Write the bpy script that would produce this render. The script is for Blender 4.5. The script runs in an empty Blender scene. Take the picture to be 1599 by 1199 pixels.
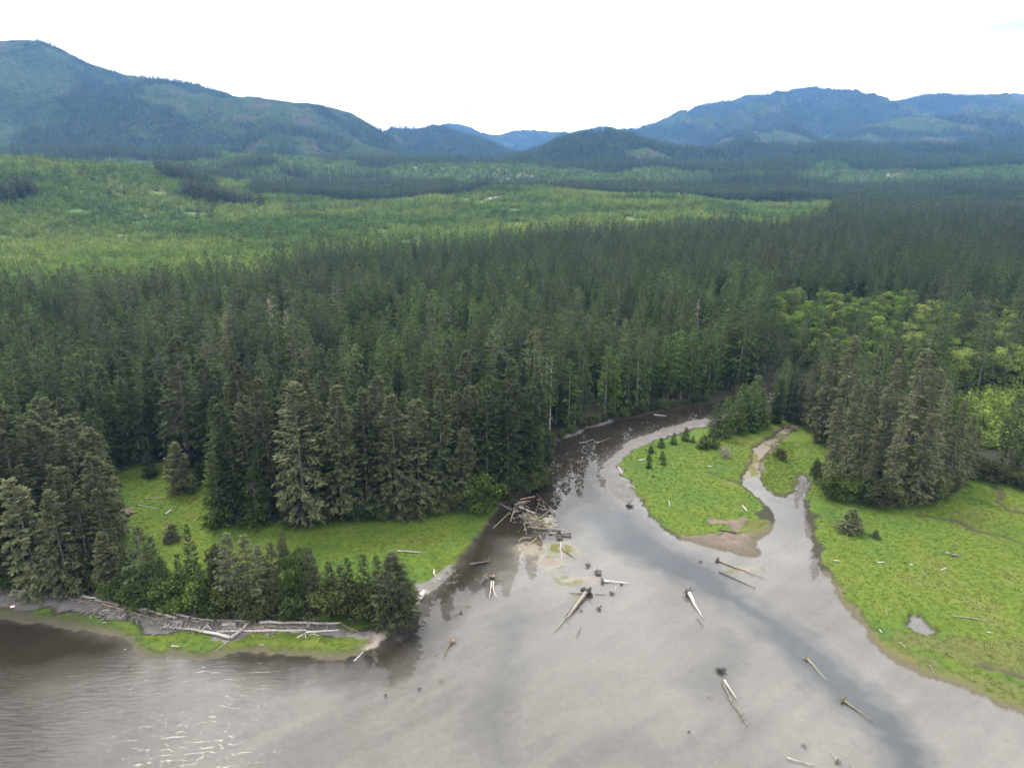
import bpy, math, random
import numpy as np
from mathutils import Vector

# ------------------------------------------------------------------ camera
PITCH = math.radians(17.8)
CAM_Z = 100.0
FPX = 1108.0            # focal length in photo pixels (photo is 1599 wide)
scene = bpy.context.scene
cam_d = bpy.data.cameras.new('camera')
cam_d.sensor_width = 36.0
cam_d.lens = FPX / 1599.0 * 36.0
cam_d.clip_start = 1.0
cam_d.clip_end = 60000.0
cam = bpy.data.objects.new('camera', cam_d)
scene.collection.objects.link(cam)
cam.location = (0, 0, CAM_Z)
cam.rotation_euler = (math.radians(90) - PITCH, 0, 0)
scene.camera = cam

# ------------------------------------------------------------------ sky, sun, exposure
SUN_EL, SUN_AZ = math.radians(60), math.radians(-34)
world = bpy.data.worlds.new('World')
scene.world = world
world.use_nodes = True
wt = world.node_tree
for n in list(wt.nodes):
    wt.nodes.remove(n)
def wn(t, **k):
    n = wt.nodes.new(t)
    for a, b in k.items():
        setattr(n, a, b)
    return n
w_out = wn('ShaderNodeOutputWorld')
w_bg = wn('ShaderNodeBackground')
w_bg.inputs['Strength'].default_value = 0.10
w_sky = wn('ShaderNodeTexSky', sky_type='NISHITA', sun_disc=False, sun_elevation=SUN_EL, sun_rotation=SUN_AZ)
w_tc = wn('ShaderNodeTexCoord')
w_sep = wn('ShaderNodeSeparateXYZ')
w_zc = wn('ShaderNodeMath', operation='MAXIMUM'); w_zc.inputs[1].default_value = 0.0
w_za = wn('ShaderNodeMath', operation='ADD'); w_za.inputs[1].default_value = 0.16
w_dx = wn('ShaderNodeMath', operation='DIVIDE')
w_dy = wn('ShaderNodeMath', operation='DIVIDE')
w_cmb = wn('ShaderNodeCombineXYZ')
w_n1 = wn('ShaderNodeTexNoise'); w_n1.inputs['Scale'].default_value = 1.25; w_n1.inputs['Detail'].default_value = 7; w_n1.inputs['Roughness'].default_value = 0.55
w_n2 = wn('ShaderNodeTexNoise'); w_n2.inputs['Scale'].default_value = 0.9; w_n2.inputs['Detail'].default_value = 6; w_n2.inputs['Roughness'].default_value = 0.5
w_r1 = wn('ShaderNodeValToRGB')      # cloud shade: pale grey to white (x10, Background strength is 0.10)
w_r1.color_ramp.elements[0].position = 0.31; w_r1.color_ramp.elements[0].color = (0.245, 0.24, 0.235, 1)
e_ = w_r1.color_ramp.elements.new(0.40); e_.color = (0.46, 0.46, 0.47, 1)
w_r1.color_ramp.elements[2].position = 0.55; w_r1.color_ramp.elements[2].color = (1.0, 1.0, 1.0, 1)
w_r2 = wn('ShaderNodeValToRGB')      # cloud cover
w_r2.color_ramp.elements[0].position = 0.30; w_r2.color_ramp.elements[0].color = (0.985, 0.985, 0.985, 1)
w_r2.color_ramp.elements[1].position = 0.52; w_r2.color_ramp.elements[1].color = (1, 1, 1, 1)
w_mul = wn('ShaderNodeMixRGB', blend_type='MULTIPLY'); w_mul.inputs[0].default_value = 1.0; w_mul.inputs[2].default_value = (12.0, 12.0, 12.1, 1)
w_mix = wn('ShaderNodeMixRGB', blend_type='MIX')
L = wt.links.new
L(w_tc.outputs['Generated'], w_sep.inputs[0])
L(w_sep.outputs['Z'], w_zc.inputs[0]); L(w_zc.outputs[0], w_za.inputs[0])
L(w_sep.outputs['X'], w_dx.inputs[0]); L(w_za.outputs[0], w_dx.inputs[1])
L(w_sep.outputs['Y'], w_dy.inputs[0]); L(w_za.outputs[0], w_dy.inputs[1])
L(w_dx.outputs[0], w_cmb.inputs[0]); L(w_dy.outputs[0], w_cmb.inputs[1])
L(w_cmb.outputs[0], w_n1.inputs['Vector']); L(w_cmb.outputs[0], w_n2.inputs['Vector'])
L(w_n1.outputs['Fac'], w_r1.inputs[0]); L(w_n2.outputs['Fac'], w_r2.inputs[0])
L(w_r1.outputs[0], w_mul.inputs[1])
L(w_r2.outputs[0], w_mix.inputs[0]); L(w_sky.outputs[0], w_mix.inputs[1]); L(w_mul.outputs[0], w_mix.inputs[2])
L(w_mix.outputs[0], w_bg.inputs[0]); L(w_bg.outputs[0], w_out.inputs[0])

sun_d = bpy.data.lights.new('sun', 'SUN')
sun_d.energy = 1.5
sun_d.angle = math.radians(16)
sun_d.color = (1.0, 0.95, 0.87)
sun = bpy.data.objects.new('sun', sun_d)
scene.collection.objects.link(sun)
sdir = Vector((math.sin(SUN_AZ) * math.cos(SUN_EL), math.cos(SUN_AZ) * math.cos(SUN_EL), math.sin(SUN_EL)))
sun.rotation_euler = (-sdir).to_track_quat('-Z', 'Y').to_euler()
sun.location = sdir * 3000

vs = scene.view_settings
vs.view_transform = 'Standard'; vs.look = 'None'; vs.gamma = 1.0; vs.use_curve_mapping = False
vs.exposure = 1.92
scene.render.engine = 'CYCLES'
cy = scene.cycles
cy.use_denoising = True
cy.use_adaptive_sampling = True
cy.adaptive_threshold = 0.012
cy.max_bounces = 5; cy.diffuse_bounces = 2; cy.glossy_bounces = 2; cy.transmission_bounces = 3
cy.transparent_max_bounces = 8; cy.volume_bounces = 0
cy.sample_clamp_indirect = 6.0
cy.caustics_reflective = False; cy.caustics_refractive = False

# ------------------------------------------------------------------ helpers
C = scene.collection
CP, SP = math.cos(PITCH), math.sin(PITCH)
def ray(px, py):
    a = (px - 799.5) / FPX; b = (599.5 - py) / FPX
    return a, CP + b * SP, -SP + b * CP
def U(px, py, z=0.0):
    """ground point (at height z) seen at a photo pixel"""
    dx, dy, dz = ray(px, py)
    t = (z - CAM_Z) / dz
    return (t * dx, t * dy)
def height_at(px_top, py_top, Y):
    dx, dy, dz = ray(px_top, py_top)
    return CAM_Z + dz * Y / dy
def project(x, y, z=0.0):
    zz = z - CAM_Z
    dep = y * CP - zz * SP
    up = y * SP + zz * CP
    return 799.5 + FPX * x / dep, 599.5 - FPX * up / dep

def hash2(ix, iy, seed):
    h = (ix.astype(np.int64) * 374761393 + iy.astype(np.int64) * 668265263 + seed * 1442695041) & 0xffffffff
    h = ((h ^ (h >> 13)) * 1274126177) & 0xffffffff
    h = h ^ (h >> 16)
    return (h & 0xffffff) / float(0xffffff)
def vnoise(x, y, seed=0):
    x = np.asarray(x, float); y = np.asarray(y, float)
    ix = np.floor(x); iy = np.floor(y); fx = x - ix; fy = y - iy
    fx = fx * fx * fx * (fx * (fx * 6 - 15) + 10); fy = fy * fy * fy * (fy * (fy * 6 - 15) + 10)
    a = hash2(ix, iy, seed); b = hash2(ix + 1, iy, seed); c = hash2(ix, iy + 1, seed); d = hash2(ix + 1, iy + 1, seed)
    return (a + (b - a) * fx) * (1 - fy) + (c + (d - c) * fx) * fy
def fbm(x, y, seed=0, octv=4, gain=0.5):
    s = 0; amp = 1; tot = 0
    for o in range(octv):
        s = s + amp * vnoise(x * 2 ** o + 17.3 * o, y * 2 ** o - 9.1 * o, seed + o); tot += amp; amp *= gain
    return s / tot
def sstep(a, b, x):
    t = np.clip((x - a) / (b - a), 0, 1)
    return t * t * (3 - 2 * t)
def inpoly(x, y, poly):
    x = np.asarray(x, float); y = np.asarray(y, float)
    r = np.zeros(x.shape, bool)
    n = len(poly)
    for i in range(n):
        x0, y0 = poly[i]; x1, y1 = poly[(i + 1) % n]
        if y0 == y1:
            continue
        c = (y0 > y) != (y1 > y)
        r ^= c & (x < (x1 - x0) * (y - y0) / (y1 - y0) + x0)
    return r
def polydist(x, y, pts, closed=True):
    """unsigned distance to a polyline and the index of the nearest segment"""
    best = np.full(x.shape, 1e9); idx = np.zeros(x.shape, int)
    n = len(pts)
    for i in range(n if closed else n - 1):
        x0, y0 = pts[i]; x1, y1 = pts[(i + 1) % n]
        dx, dy = x1 - x0, y1 - y0
        t = np.clip(((x - x0) * dx + (y - y0) * dy) / max(dx * dx + dy * dy, 1e-9), 0, 1)
        d = np.hypot(x - x0 - t * dx, y - y0 - t * dy)
        m = d < best
        best[m] = d[m]; idx[m] = i
    return best, idx

def build_mesh(name, V, F, mats, matidx=None, fattr=None, vattr=None, vcol=None, smooth=False):
    """V (n,3); F (m,4) or (m,3); fattr/vattr dict of float arrays; vcol (n,3)"""
    V = np.asarray(V, np.float32); F = np.asarray(F, np.int32)
    me = bpy.data.meshes.new(name)
    k = F.shape[1]
    me.vertices.add(len(V)); me.vertices.foreach_set('co', V.ravel())
    me.loops.add(F.size); me.loops.foreach_set('vertex_index', F.ravel())
    me.polygons.add(len(F))
    me.polygons.foreach_set('loop_start', np.arange(0, F.size, k, dtype=np.int32))
    try:
        me.polygons.foreach_set('loop_total', np.full(len(F), k, np.int32))
    except Exception:
        pass
    if matidx is not None:
        me.polygons.foreach_set('material_index', np.asarray(matidx, np.int32))
    me.polygons.foreach_set('use_smooth', np.full(len(F), smooth, bool))
    for m in mats:
        me.materials.append(m)
    for nm, arr in (fattr or {}).items():
        a = me.attributes.new(nm, 'FLOAT', 'FACE'); a.data.foreach_set('value', np.asarray(arr, np.float32))
    for nm, arr in (vattr or {}).items():
        a = me.attributes.new(nm, 'FLOAT', 'POINT'); a.data.foreach_set('value', np.asarray(arr, np.float32))
    if vcol is not None:
        for nm, arr in vcol.items():
            a = me.attributes.new(nm, 'FLOAT_COLOR', 'POINT')
            c4 = np.ones((len(V), 4), np.float32); c4[:, :3] = arr
            a.data.foreach_set('color', c4.ravel())
    me.update(calc_edges=True)
    me.validate()
    return me
def obj(name, data, parent=None, loc=None, rz=0.0):
    o = bpy.data.objects.new(name, data)
    C.objects.link(o)
    if parent is not None:
        o.parent = parent
    if loc is not None:
        o.location = loc
    if rz:
        o.rotation_euler = (0, 0, rz)
    return o
def tag(o, label=None, cat=None, group=None, kind=None):
    if label: o['label'] = label
    if cat: o['category'] = cat
    if group: o['group'] = group
    if kind: o['kind'] = kind
    return o

# ------------------------------------------------------------------ materials
def newmat(name):
    m = bpy.data.materials.new(name); m.use_nodes = True
    nt = m.node_tree
    for n in list(nt.nodes):
        nt.nodes.remove(n)
    out = nt.nodes.new('ShaderNodeOutputMaterial')
    return m, nt, out
def N(nt, t, ins=None, **k):
    n = nt.nodes.new(t)
    for a, b in k.items():
        setattr(n, a, b)
    for a, b in (ins or {}).items():
        n.inputs[a].default_value = b
    return n
def ramp(nt, stops):
    r = nt.nodes.new('ShaderNodeValToRGB')
    e = r.color_ramp.elements
    while len(e) < len(stops):
        e.new(0.5)
    for i, (p, c) in enumerate(stops):
        e[i].position = p; e[i].color = (*c, 1)
    return r

def mat_foliage(name, stops, transl=0.25, rough=0.7, spec=0.06):
    m, nt, out = newmat(name)
    lk = nt.links.new
    at = N(nt, 'ShaderNodeAttribute', attribute_name='tint', attribute_type='INSTANCER')
    var = N(nt, 'ShaderNodeAttribute', attribute_name='var', attribute_type='GEOMETRY')
    oi = N(nt, 'ShaderNodeObjectInfo')
    jit = N(nt, 'ShaderNodeMath', operation='MULTIPLY_ADD'); jit.inputs[1].default_value = 0.10
    lk(var.outputs['Fac'], jit.inputs[0]); lk(at.outputs['Fac'], jit.inputs[2])
    r = ramp(nt, stops)
    lk(jit.outputs[0], r.inputs[0])
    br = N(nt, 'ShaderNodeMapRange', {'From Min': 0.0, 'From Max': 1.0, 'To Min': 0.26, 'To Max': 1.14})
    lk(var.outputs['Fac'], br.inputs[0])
    br2 = N(nt, 'ShaderNodeMapRange', {'From Min': 0.0, 'From Max': 1.0, 'To Min': 0.66, 'To Max': 1.34})
    lk(oi.outputs['Random'], br2.inputs[0])
    mm = N(nt, 'ShaderNodeMath', operation='MULTIPLY'); lk(br.outputs[0], mm.inputs[0]); lk(br2.outputs[0], mm.inputs[1])
    mul = N(nt, 'ShaderNodeVectorMath', operation='SCALE'); lk(r.outputs[0], mul.inputs[0]); lk(mm.outputs[0], mul.inputs['Scale'])
    b = N(nt, 'ShaderNodeBsdfPrincipled', {'Roughness': rough, 'Specular IOR Level': spec})
    lk(mul.outputs[0], b.inputs['Base Color'])
    tr = N(nt, 'ShaderNodeBsdfTranslucent'); lk(mul.outputs[0], tr.inputs[0])
    mx = N(nt, 'ShaderNodeMixShader'); mx.inputs[0].default_value = transl
    lk(b.outputs[0], mx.inputs[1]); lk(tr.outputs[0], mx.inputs[2]); lk(mx.outputs[0], out.inputs[0])
    return m
CONIFER = [(0.0, (0.178, 0.188, 0.092)), (0.15, (0.100, 0.110, 0.052)), (0.32, (0.046, 0.066, 0.021)),
           (0.55, (0.056, 0.092, 0.016)), (0.72, (0.088, 0.146, 0.026)), (0.88, (0.122, 0.190, 0.030)), (1.0, (0.17, 0.225, 0.042))]
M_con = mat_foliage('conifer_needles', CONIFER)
BROAD = [(0.0, (0.105, 0.100, 0.050)), (0.18, (0.100, 0.108, 0.040)), (0.40, (0.085, 0.125, 0.030)), (0.65, (0.145, 0.225, 0.040)), (1.0, (0.27, 0.32, 0.09))]
M_leaf = mat_foliage('broad_leaves', BROAD, transl=0.35)
GRASS = [(0.0, (0.055, 0.105, 0.020)), (0.35, (0.074, 0.116, 0.017)), (0.7, (0.096, 0.122, 0.020)), (1.0, (0.13, 0.118, 0.040))]
M_tuft = mat_foliage('grass_blades', GRASS, transl=0.35)
DEADN = [(0.0, (0.20, 0.17, 0.14)), (1.0, (0.30, 0.28, 0.24))]
M_dead = mat_foliage('dead_twigs', DEADN, transl=0.05)

def mat_wood(name, c0, c1, c2, rough=0.85, scale=(6, 6, 0.6)):
    m, nt, out = newmat(name); lk = nt.links.new
    tc = N(nt, 'ShaderNodeTexCoord'); mp = N(nt, 'ShaderNodeMapping'); mp.inputs['Scale'].default_value = scale
    lk(tc.outputs['Object'], mp.inputs[0])
    n1 = N(nt, 'ShaderNodeTexNoise', {'Scale': 1.0, 'Detail': 6, 'Roughness': 0.65}); lk(mp.outputs[0], n1.inputs['Vector'])
    oi = N(nt, 'ShaderNodeObjectInfo')
    ad = N(nt, 'ShaderNodeMath', operation='MULTIPLY_ADD'); ad.inputs[1].default_value = 0.25
    lk(oi.outputs['Random'], ad.inputs[0]); lk(n1.outputs['Fac'], ad.inputs[2])
    r = ramp(nt, [(0.40, c0), (0.60, c1), (0.85, c2)]); lk(ad.outputs[0], r.inputs[0])
    b = N(nt, 'ShaderNodeBsdfPrincipled', {'Roughness': rough, 'Specular IOR Level': 0.25}); lk(r.outputs[0], b.inputs['Base Color'])
    bp = N(nt, 'ShaderNodeBump', {'Strength': 0.5, 'Distance': 0.08}); lk(n1.outputs['Fac'], bp.inputs['Height']); lk(bp.outputs[0], b.inputs['Normal'])
    lk(b.outputs[0], out.inputs[0])
    return m
M_bark = mat_wood('spruce_bark', (0.045, 0.038, 0.03), (0.085, 0.075, 0.06), (0.15, 0.14, 0.115), scale=(3, 3, 0.4))
M_pale = mat_wood('alder_bark', (0.10, 0.09, 0.075), (0.18, 0.165, 0.14), (0.28, 0.26, 0.23), scale=(3, 3, 0.8))
M_spar = mat_wood('pale_spruce_bark', (0.15, 0.135, 0.115), (0.23, 0.21, 0.185), (0.32, 0.30, 0.27), scale=(3, 3, 0.8))
M_white = mat_wood('bleached_driftwood', (0.10, 0.085, 0.07), (0.24, 0.215, 0.19), (0.40, 0.375, 0.345), scale=(2.5, 2.5, 2.5))
M_grey = mat_wood('weathered_driftwood', (0.045, 0.037, 0.03), (0.12, 0.10, 0.082), (0.21, 0.187, 0.155), scale=(2, 2, 2))
M_tan = mat_wood('algae_stained_driftwood', (0.045, 0.037, 0.02), (0.115, 0.10, 0.055), (0.20, 0.18, 0.12), scale=(2, 2, 2))
M_dark = mat_wood('wet_dark_driftwood', (0.022, 0.018, 0.015), (0.05, 0.04, 0.033), (0.11, 0.09, 0.075), rough=0.6, scale=(2, 2, 2))
M_brown = mat_wood('torn_root_soil', (0.07, 0.05, 0.035), (0.14, 0.10, 0.07), (0.24, 0.18, 0.13), scale=(2, 2, 2))
WOOD = {'w': M_white, 'g': M_grey, 't': M_tan, 'd': M_dark, 'b': M_brown}

def mat_ground():
    m, nt, out = newmat('ground_cover'); lk = nt.links.new
    col = N(nt, 'ShaderNodeAttribute', attribute_name='col', attribute_type='GEOMETRY')
    gm = N(nt, 'ShaderNodeAttribute', attribute_name='grassy', attribute_type='GEOMETRY')
    tc = N(nt, 'ShaderNodeTexCoord')
    n1 = N(nt, 'ShaderNodeTexNoise', {'Scale': 0.9, 'Detail': 8, 'Roughness': 0.7}); lk(tc.outputs['Object'], n1.inputs['Vector'])
    n2 = N(nt, 'ShaderNodeTexNoise', {'Scale': 0.09, 'Detail': 5, 'Roughness': 0.6}); lk(tc.outputs['Object'], n2.inputs['Vector'])
    n3 = N(nt, 'ShaderNodeTexNoise', {'Scale': 0.03, 'Detail': 4, 'Roughness': 0.6}); lk(tc.outputs['Object'], n3.inputs['Vector'])
    # grass hue: deep green, yellow green, straw
    g = ramp(nt, [(0.38, (0.050, 0.096, 0.016)), (0.475, (0.068, 0.106, 0.013)), (0.55, (0.083, 0.112, 0.014)), (0.65, (0.098, 0.106, 0.026))])
    s = N(nt, 'ShaderNodeMixRGB', blend_type='MIX'); s.inputs[0].default_value = 0.5
    lk(n2.outputs['Fac'], s.inputs[1]); lk(n3.outputs['Fac'], s.inputs[2]); lk(s.outputs[0], g.inputs[0])
    mx = N(nt, 'ShaderNodeMixRGB', blend_type='MIX'); lk(gm.outputs['Fac'], mx.inputs[0]); lk(col.outputs['Color'], mx.inputs[1]); lk(g.outputs[0], mx.inputs[2])
    br = N(nt, 'ShaderNodeMapRange', {'From Min': 0.3, 'From Max': 0.7, 'To Min': 0.71, 'To Max': 0.95}); lk(n1.outputs['Fac'], br.inputs[0])
    mul = N(nt, 'ShaderNodeVectorMath', operation='SCALE'); lk(mx.outputs[0], mul.inputs[0]); lk(br.outputs[0], mul.inputs['Scale'])
    b = N(nt, 'ShaderNodeBsdfPrincipled', {'Roughness': 0.9, 'Specular IOR Level': 0.15}); lk(mul.outputs[0], b.inputs['Base Color'])
    bp = N(nt, 'ShaderNodeBump', {'Strength': 0.6, 'Distance': 0.25}); lk(n1.outputs['Fac'], bp.inputs['Height']); lk(bp.outputs[0], b.inputs['Normal'])
    lk(b.outputs[0], out.inputs[0])
    return m
M_ground = mat_ground()

def mat_mountain():
    m, nt, out = newmat('forested_slope'); lk = nt.links.new
    col = N(nt, 'ShaderNodeAttribute', attribute_name='col', attribute_type='GEOMETRY')
    tc = N(nt, 'ShaderNodeTexCoord')
    n1 = N(nt, 'ShaderNodeTexNoise', {'Scale': 0.045, 'Detail': 6, 'Roughness': 0.7}); lk(tc.outputs['Object'], n1.inputs['Vector'])
    br = N(nt, 'ShaderNodeMapRange', {'From Min': 0.3, 'From Max': 0.7, 'To Min': 0.55, 'To Max': 1.45}); lk(n1.outputs['Fac'], br.inputs[0])
    mul = N(nt, 'ShaderNodeVectorMath', operation='SCALE'); lk(col.outputs['Color'], mul.inputs[0]); lk(br.outputs[0], mul.inputs['Scale'])
    b = N(nt, 'ShaderNodeBsdfDiffuse', {'Roughness': 1.0}); lk(mul.outputs[0], b.inputs[0])
    bp = N(nt, 'ShaderNodeBump', {'Strength': 1.0, 'Distance': 22.0}); lk(n1.outputs['Fac'], bp.inputs['Height']); lk(bp.outputs[0], b.inputs['Normal'])
    lk(b.outputs[0], out.inputs[0])
    return m
M_mount = mat_mountain()

def mat_water():
    m, nt, out = newmat('shallow_water'); lk = nt.links.new
    tc = N(nt, 'ShaderNodeTexCoord')
    sep = N(nt, 'ShaderNodeSeparateXYZ'); lk(tc.outputs['Object'], sep.inputs[0])
    # wind ripples in the bay on the left, fading towards the sheltered river mouth
    nz = N(nt, 'ShaderNodeTexNoise', {'Scale': 0.045, 'Detail': 3, 'Roughness': 0.55}); lk(tc.outputs['Object'], nz.inputs['Vector'])
    a1 = N(nt, 'ShaderNodeMath', operation='MULTIPLY_ADD'); a1.inputs[1].default_value = 55.0; lk(nz.outputs['Fac'], a1.inputs[0]); lk(sep.outputs['X'], a1.inputs[2])
    w = N(nt, 'ShaderNodeMapRange', {'From Min': 14.0, 'From Max': -42.0, 'To Min': 0.0, 'To Max': 1.0}); w.interpolation_type = 'SMOOTHSTEP'; lk(a1.outputs[0], w.inputs[0])
    mp = N(nt, 'ShaderNodeMapping'); mp.inputs['Rotation'].default_value = (0, 0, math.radians(-55)); mp.inputs['Scale'].default_value = (0.24, 1.0, 1.0)
    lk(tc.outputs['Object'], mp.inputs[0])
    r1 = N(nt, 'ShaderNodeTexNoise', {'Scale': 1.35, 'Detail': 4, 'Roughness': 0.45, 'Distortion': 0.3}); lk(mp.outputs[0], r1.inputs['Vector'])
    r2 = N(nt, 'ShaderNodeTexNoise', {'Scale': 0.7, 'Detail': 1, 'Roughness': 0.4}); lk(tc.outputs['Object'], r2.inputs['Vector'])
    hA = N(nt, 'ShaderNodeMath', operation='MULTIPLY'); lk(r1.outputs['Fac'], hA.inputs[0]); lk(w.outputs[0], hA.inputs[1])
    hB = N(nt, 'ShaderNodeMath', operation='MULTIPLY_ADD'); hB.inputs[1].default_value = 0.0028
    lk(r2.outputs['Fac'], hB.inputs[0])
    hC = N(nt, 'ShaderNodeMath', operation='MULTIPLY'); hC.inputs[1].default_value = 0.12; lk(hA.outputs[0], hC.inputs[0]); lk(hC.outputs[0], hB.inputs[2])
    bp = N(nt, 'ShaderNodeBump', {'Strength': 1.0, 'Distance': 1.0}); lk(hB.outputs[0], bp.inputs['Height'])
    fr = N(nt, 'ShaderNodeFresnel', {'IOR': 1.33}); lk(bp.outputs[0], fr.inputs['Normal'])
    gl = N(nt, 'ShaderNodeBsdfGlossy', {'Roughness': 0.0, 'Color': (1, 1, 1, 1)}); lk(bp.outputs[0], gl.inputs['Normal'])
    tr = N(nt, 'ShaderNodeBsdfTransparent', {'Color': (0.88, 0.88, 0.85, 1)})
    gm = N(nt, 'ShaderNodeNewGeometry')
    inv = N(nt, 'ShaderNodeMath', operation='SUBTRACT'); inv.inputs[0].default_value = 1.0; lk(gm.outputs['Backfacing'], inv.inputs[1])
    ff = N(nt, 'ShaderNodeMath', operation='MULTIPLY'); lk(fr.outputs[0], ff.inputs[0]); lk(inv.outputs[0], ff.inputs[1])   # no mirror on the underside
    mx = N(nt, 'ShaderNodeMixShader'); lk(ff.outputs[0], mx.inputs[0]); lk(tr.outputs[0], mx.inputs[1]); lk(gl.outputs[0], mx.inputs[2])
    lk(mx.outputs[0], out.inputs[0])
    return m
M_water = mat_water()

# ------------------------------------------------------------------ terrain
# shoreline of the estuary: photo pixel, bank width in m (small = cut bank), margin (m mud, g gravel, s sand, e earth bank)
SHORE = [(-700, 930, 6, 'm'), (-300, 952, 6, 'm'), (0, 966, 5, 'm'), (40, 971, 5, 'm'), (90, 979, 5, 'm'), (130, 984, 4, 'm'), (160, 989, 4, 'm'), (180, 992, 3, 'm'),
 (199, 998, 3, 'm'), (207, 1012, 3, 'm'), (225, 1025, 3, 'm'), (250, 1027, 3, 'm'), (266, 1019, 4, 'm'), (276, 1026, 4, 'm'), (310, 1029, 3, 'm'), (345, 1024, 3, 'm'),
 (372, 1019, 3, 'm'), (400, 1021, 3, 'm'), (450, 1024, 3, 'm'), (500, 1027, 3, 'm'), (540, 1028, 3, 'm'), (572, 1019, 3, 's'), (590, 1008, 3, 's'), (610, 990, 3, 's'),
 (632, 969, 3, 's'), (650, 946, 3, 's'), (657, 935, 3, 's'), (672, 924, 3, 'g'), (692, 911, 2, 'g'), (709, 890, 1.5, 'e'), (722, 872, 1.2, 'e'), (740, 850, 1.2, 'e'), (752, 832, 1.2, 'e'),
 (765, 812, 1.2, 'e'), (777, 795, 2, 'e'), (800, 783, 3, 'g'), (815, 768, 3, 'e'), (838, 760, 1.5, 'e'), (852, 744, 1.5, 'e'), (851, 725, 1.5, 'e'), (849, 705, 1.5, 'e'), (862, 694, 2, 'e'),
 (885, 684, 3, 'g'), (920, 669, 3, 'g'), (960, 658, 2.5, 'e'), (1000, 651, 2, 'e'), (1050, 640, 2, 'e'), (1100, 631, 2, 'e'), (1150, 620, 2, 'e'), (1200, 605, 2, 'e'), (1260, 590, 2, 'e'),
 (1275, 598, 2, 'e'), (1210, 622, 3, 'g'), (1150, 641, 4, 'g'), (1105, 653, 5, 'g'), (1080, 657, 5, 'g'), (1040, 668, 5, 'g'), (1000, 681, 5, 'g'), (974, 694, 5, 'g'), (963, 707, 5, 'g'), (945, 721, 5, 'g'), (938, 735, 5, 'g'),
 (943, 755, 5, 'g'), (955, 772, 4, 'g'), (972, 783, 3, 'g'), (983, 787, 2, 'g'), (983, 768, 2, 'g'), (996, 781, 1.2, 'e'), (1008, 793, 1.0, 'e'), (1018, 808, 1.0, 'e'), (1030, 822, 1.0, 'e'), (1048, 833, 1.2, 'e'), (1062, 843, 4, 'm'),
 (1100, 853, 6, 'm'), (1140, 864, 6, 'm'), (1172, 872, 6, 'm'), (1186, 864, 5, 'm'), (1183, 847, 5, 'm'), (1196, 834, 3, 'm'), (1212, 820, 2, 'e'), (1206, 800, 1.5, 'e'), (1190, 781, 1.5, 'e'), (1175, 769, 1.2, 'e'), (1161, 758, 1.2, 'e'),
 (1161, 743, 1.2, 'e'), (1170, 728, 1.2, 'e'), (1178, 712, 1.2, 'e'), (1178, 700, 1.2, 'e'), (1196, 688, 1.5, 'e'), (1215, 678, 1.5, 'e'), (1226, 669, 1.5, 'e'), (1240, 671, 1.5, 'e'), (1222, 685, 1.5, 'e'), (1202, 699, 1.5, 'e'),
 (1190, 719, 1.2, 'e'), (1186, 737, 1.2, 'e'), (1186, 749, 1.2, 'e'), (1197, 763, 1.2, 'e'), (1214, 774, 1.2, 'e'), (1228, 777, 1.2, 'e'), (1240, 767, 1.5, 'm'), (1247, 756, 1.5, 'm'), (1247, 744, 1.5, 'm'), (1255, 743, 1.2, 'e'),
 (1262, 752, 1.2, 'e'), (1264, 762, 1.2, 'e'), (1256, 775, 1.2, 'e'), (1255, 792, 1.2, 'e'), (1262, 812, 1.2, 'e'), (1266, 840, 1.5, 'e'), (1270, 868, 1.5, 'e'), (1278, 890, 2.5, 'm'), (1293, 905, 2.6, 'm'), (1305, 930, 2.6, 'm'),
 (1330, 962, 2.6, 'm'), (1360, 1000, 2.6, 'm'), (1400, 1037, 2.6, 'm'), (1450, 1058, 3, 'm'), (1500, 1075, 3, 'm'), (1550, 1097, 2.5, 'm'), (1599, 1117, 2.5, 'm'), (1800, 1200, 2.5, 'm'), (2100, 1320, 3, 'm')]
SHORE_W = [U(a, b) for a, b, _, _ in SHORE] + [(420, 30), (600, -700), (-900, -700)]
SHORE_B = np.array([s[2] for s in SHORE] + [3, 3, 3], float)
SHORE_M = [s[3] for s in SHORE] + ['m', 'm', 'm']
POND = [U(*p) for p in [(1422, 960), (1430, 961), (1444, 970), (1452, 981), (1464, 985), (1448, 992), (1427, 986), (1418, 976)]]
TRENCH = [[U(*p) for p in t] for t in (
    [(1160, 757), (1140, 752), (1122, 746), (1105, 740)],
    [(1433, 808), (1460, 811), (1500, 820), (1522, 833), (1545, 838), (1568, 843), (1600, 856), (1660, 880)],
    [(1548, 762), (1560, 770), (1565, 778), (1556, 788), (1572, 800), (1600, 806)],
    [(1530, 1040), (1560, 1048), (1600, 1060), (1680, 1085)])]
def PW(pts):
    return [U(a, b) for a, b in pts]
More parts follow.
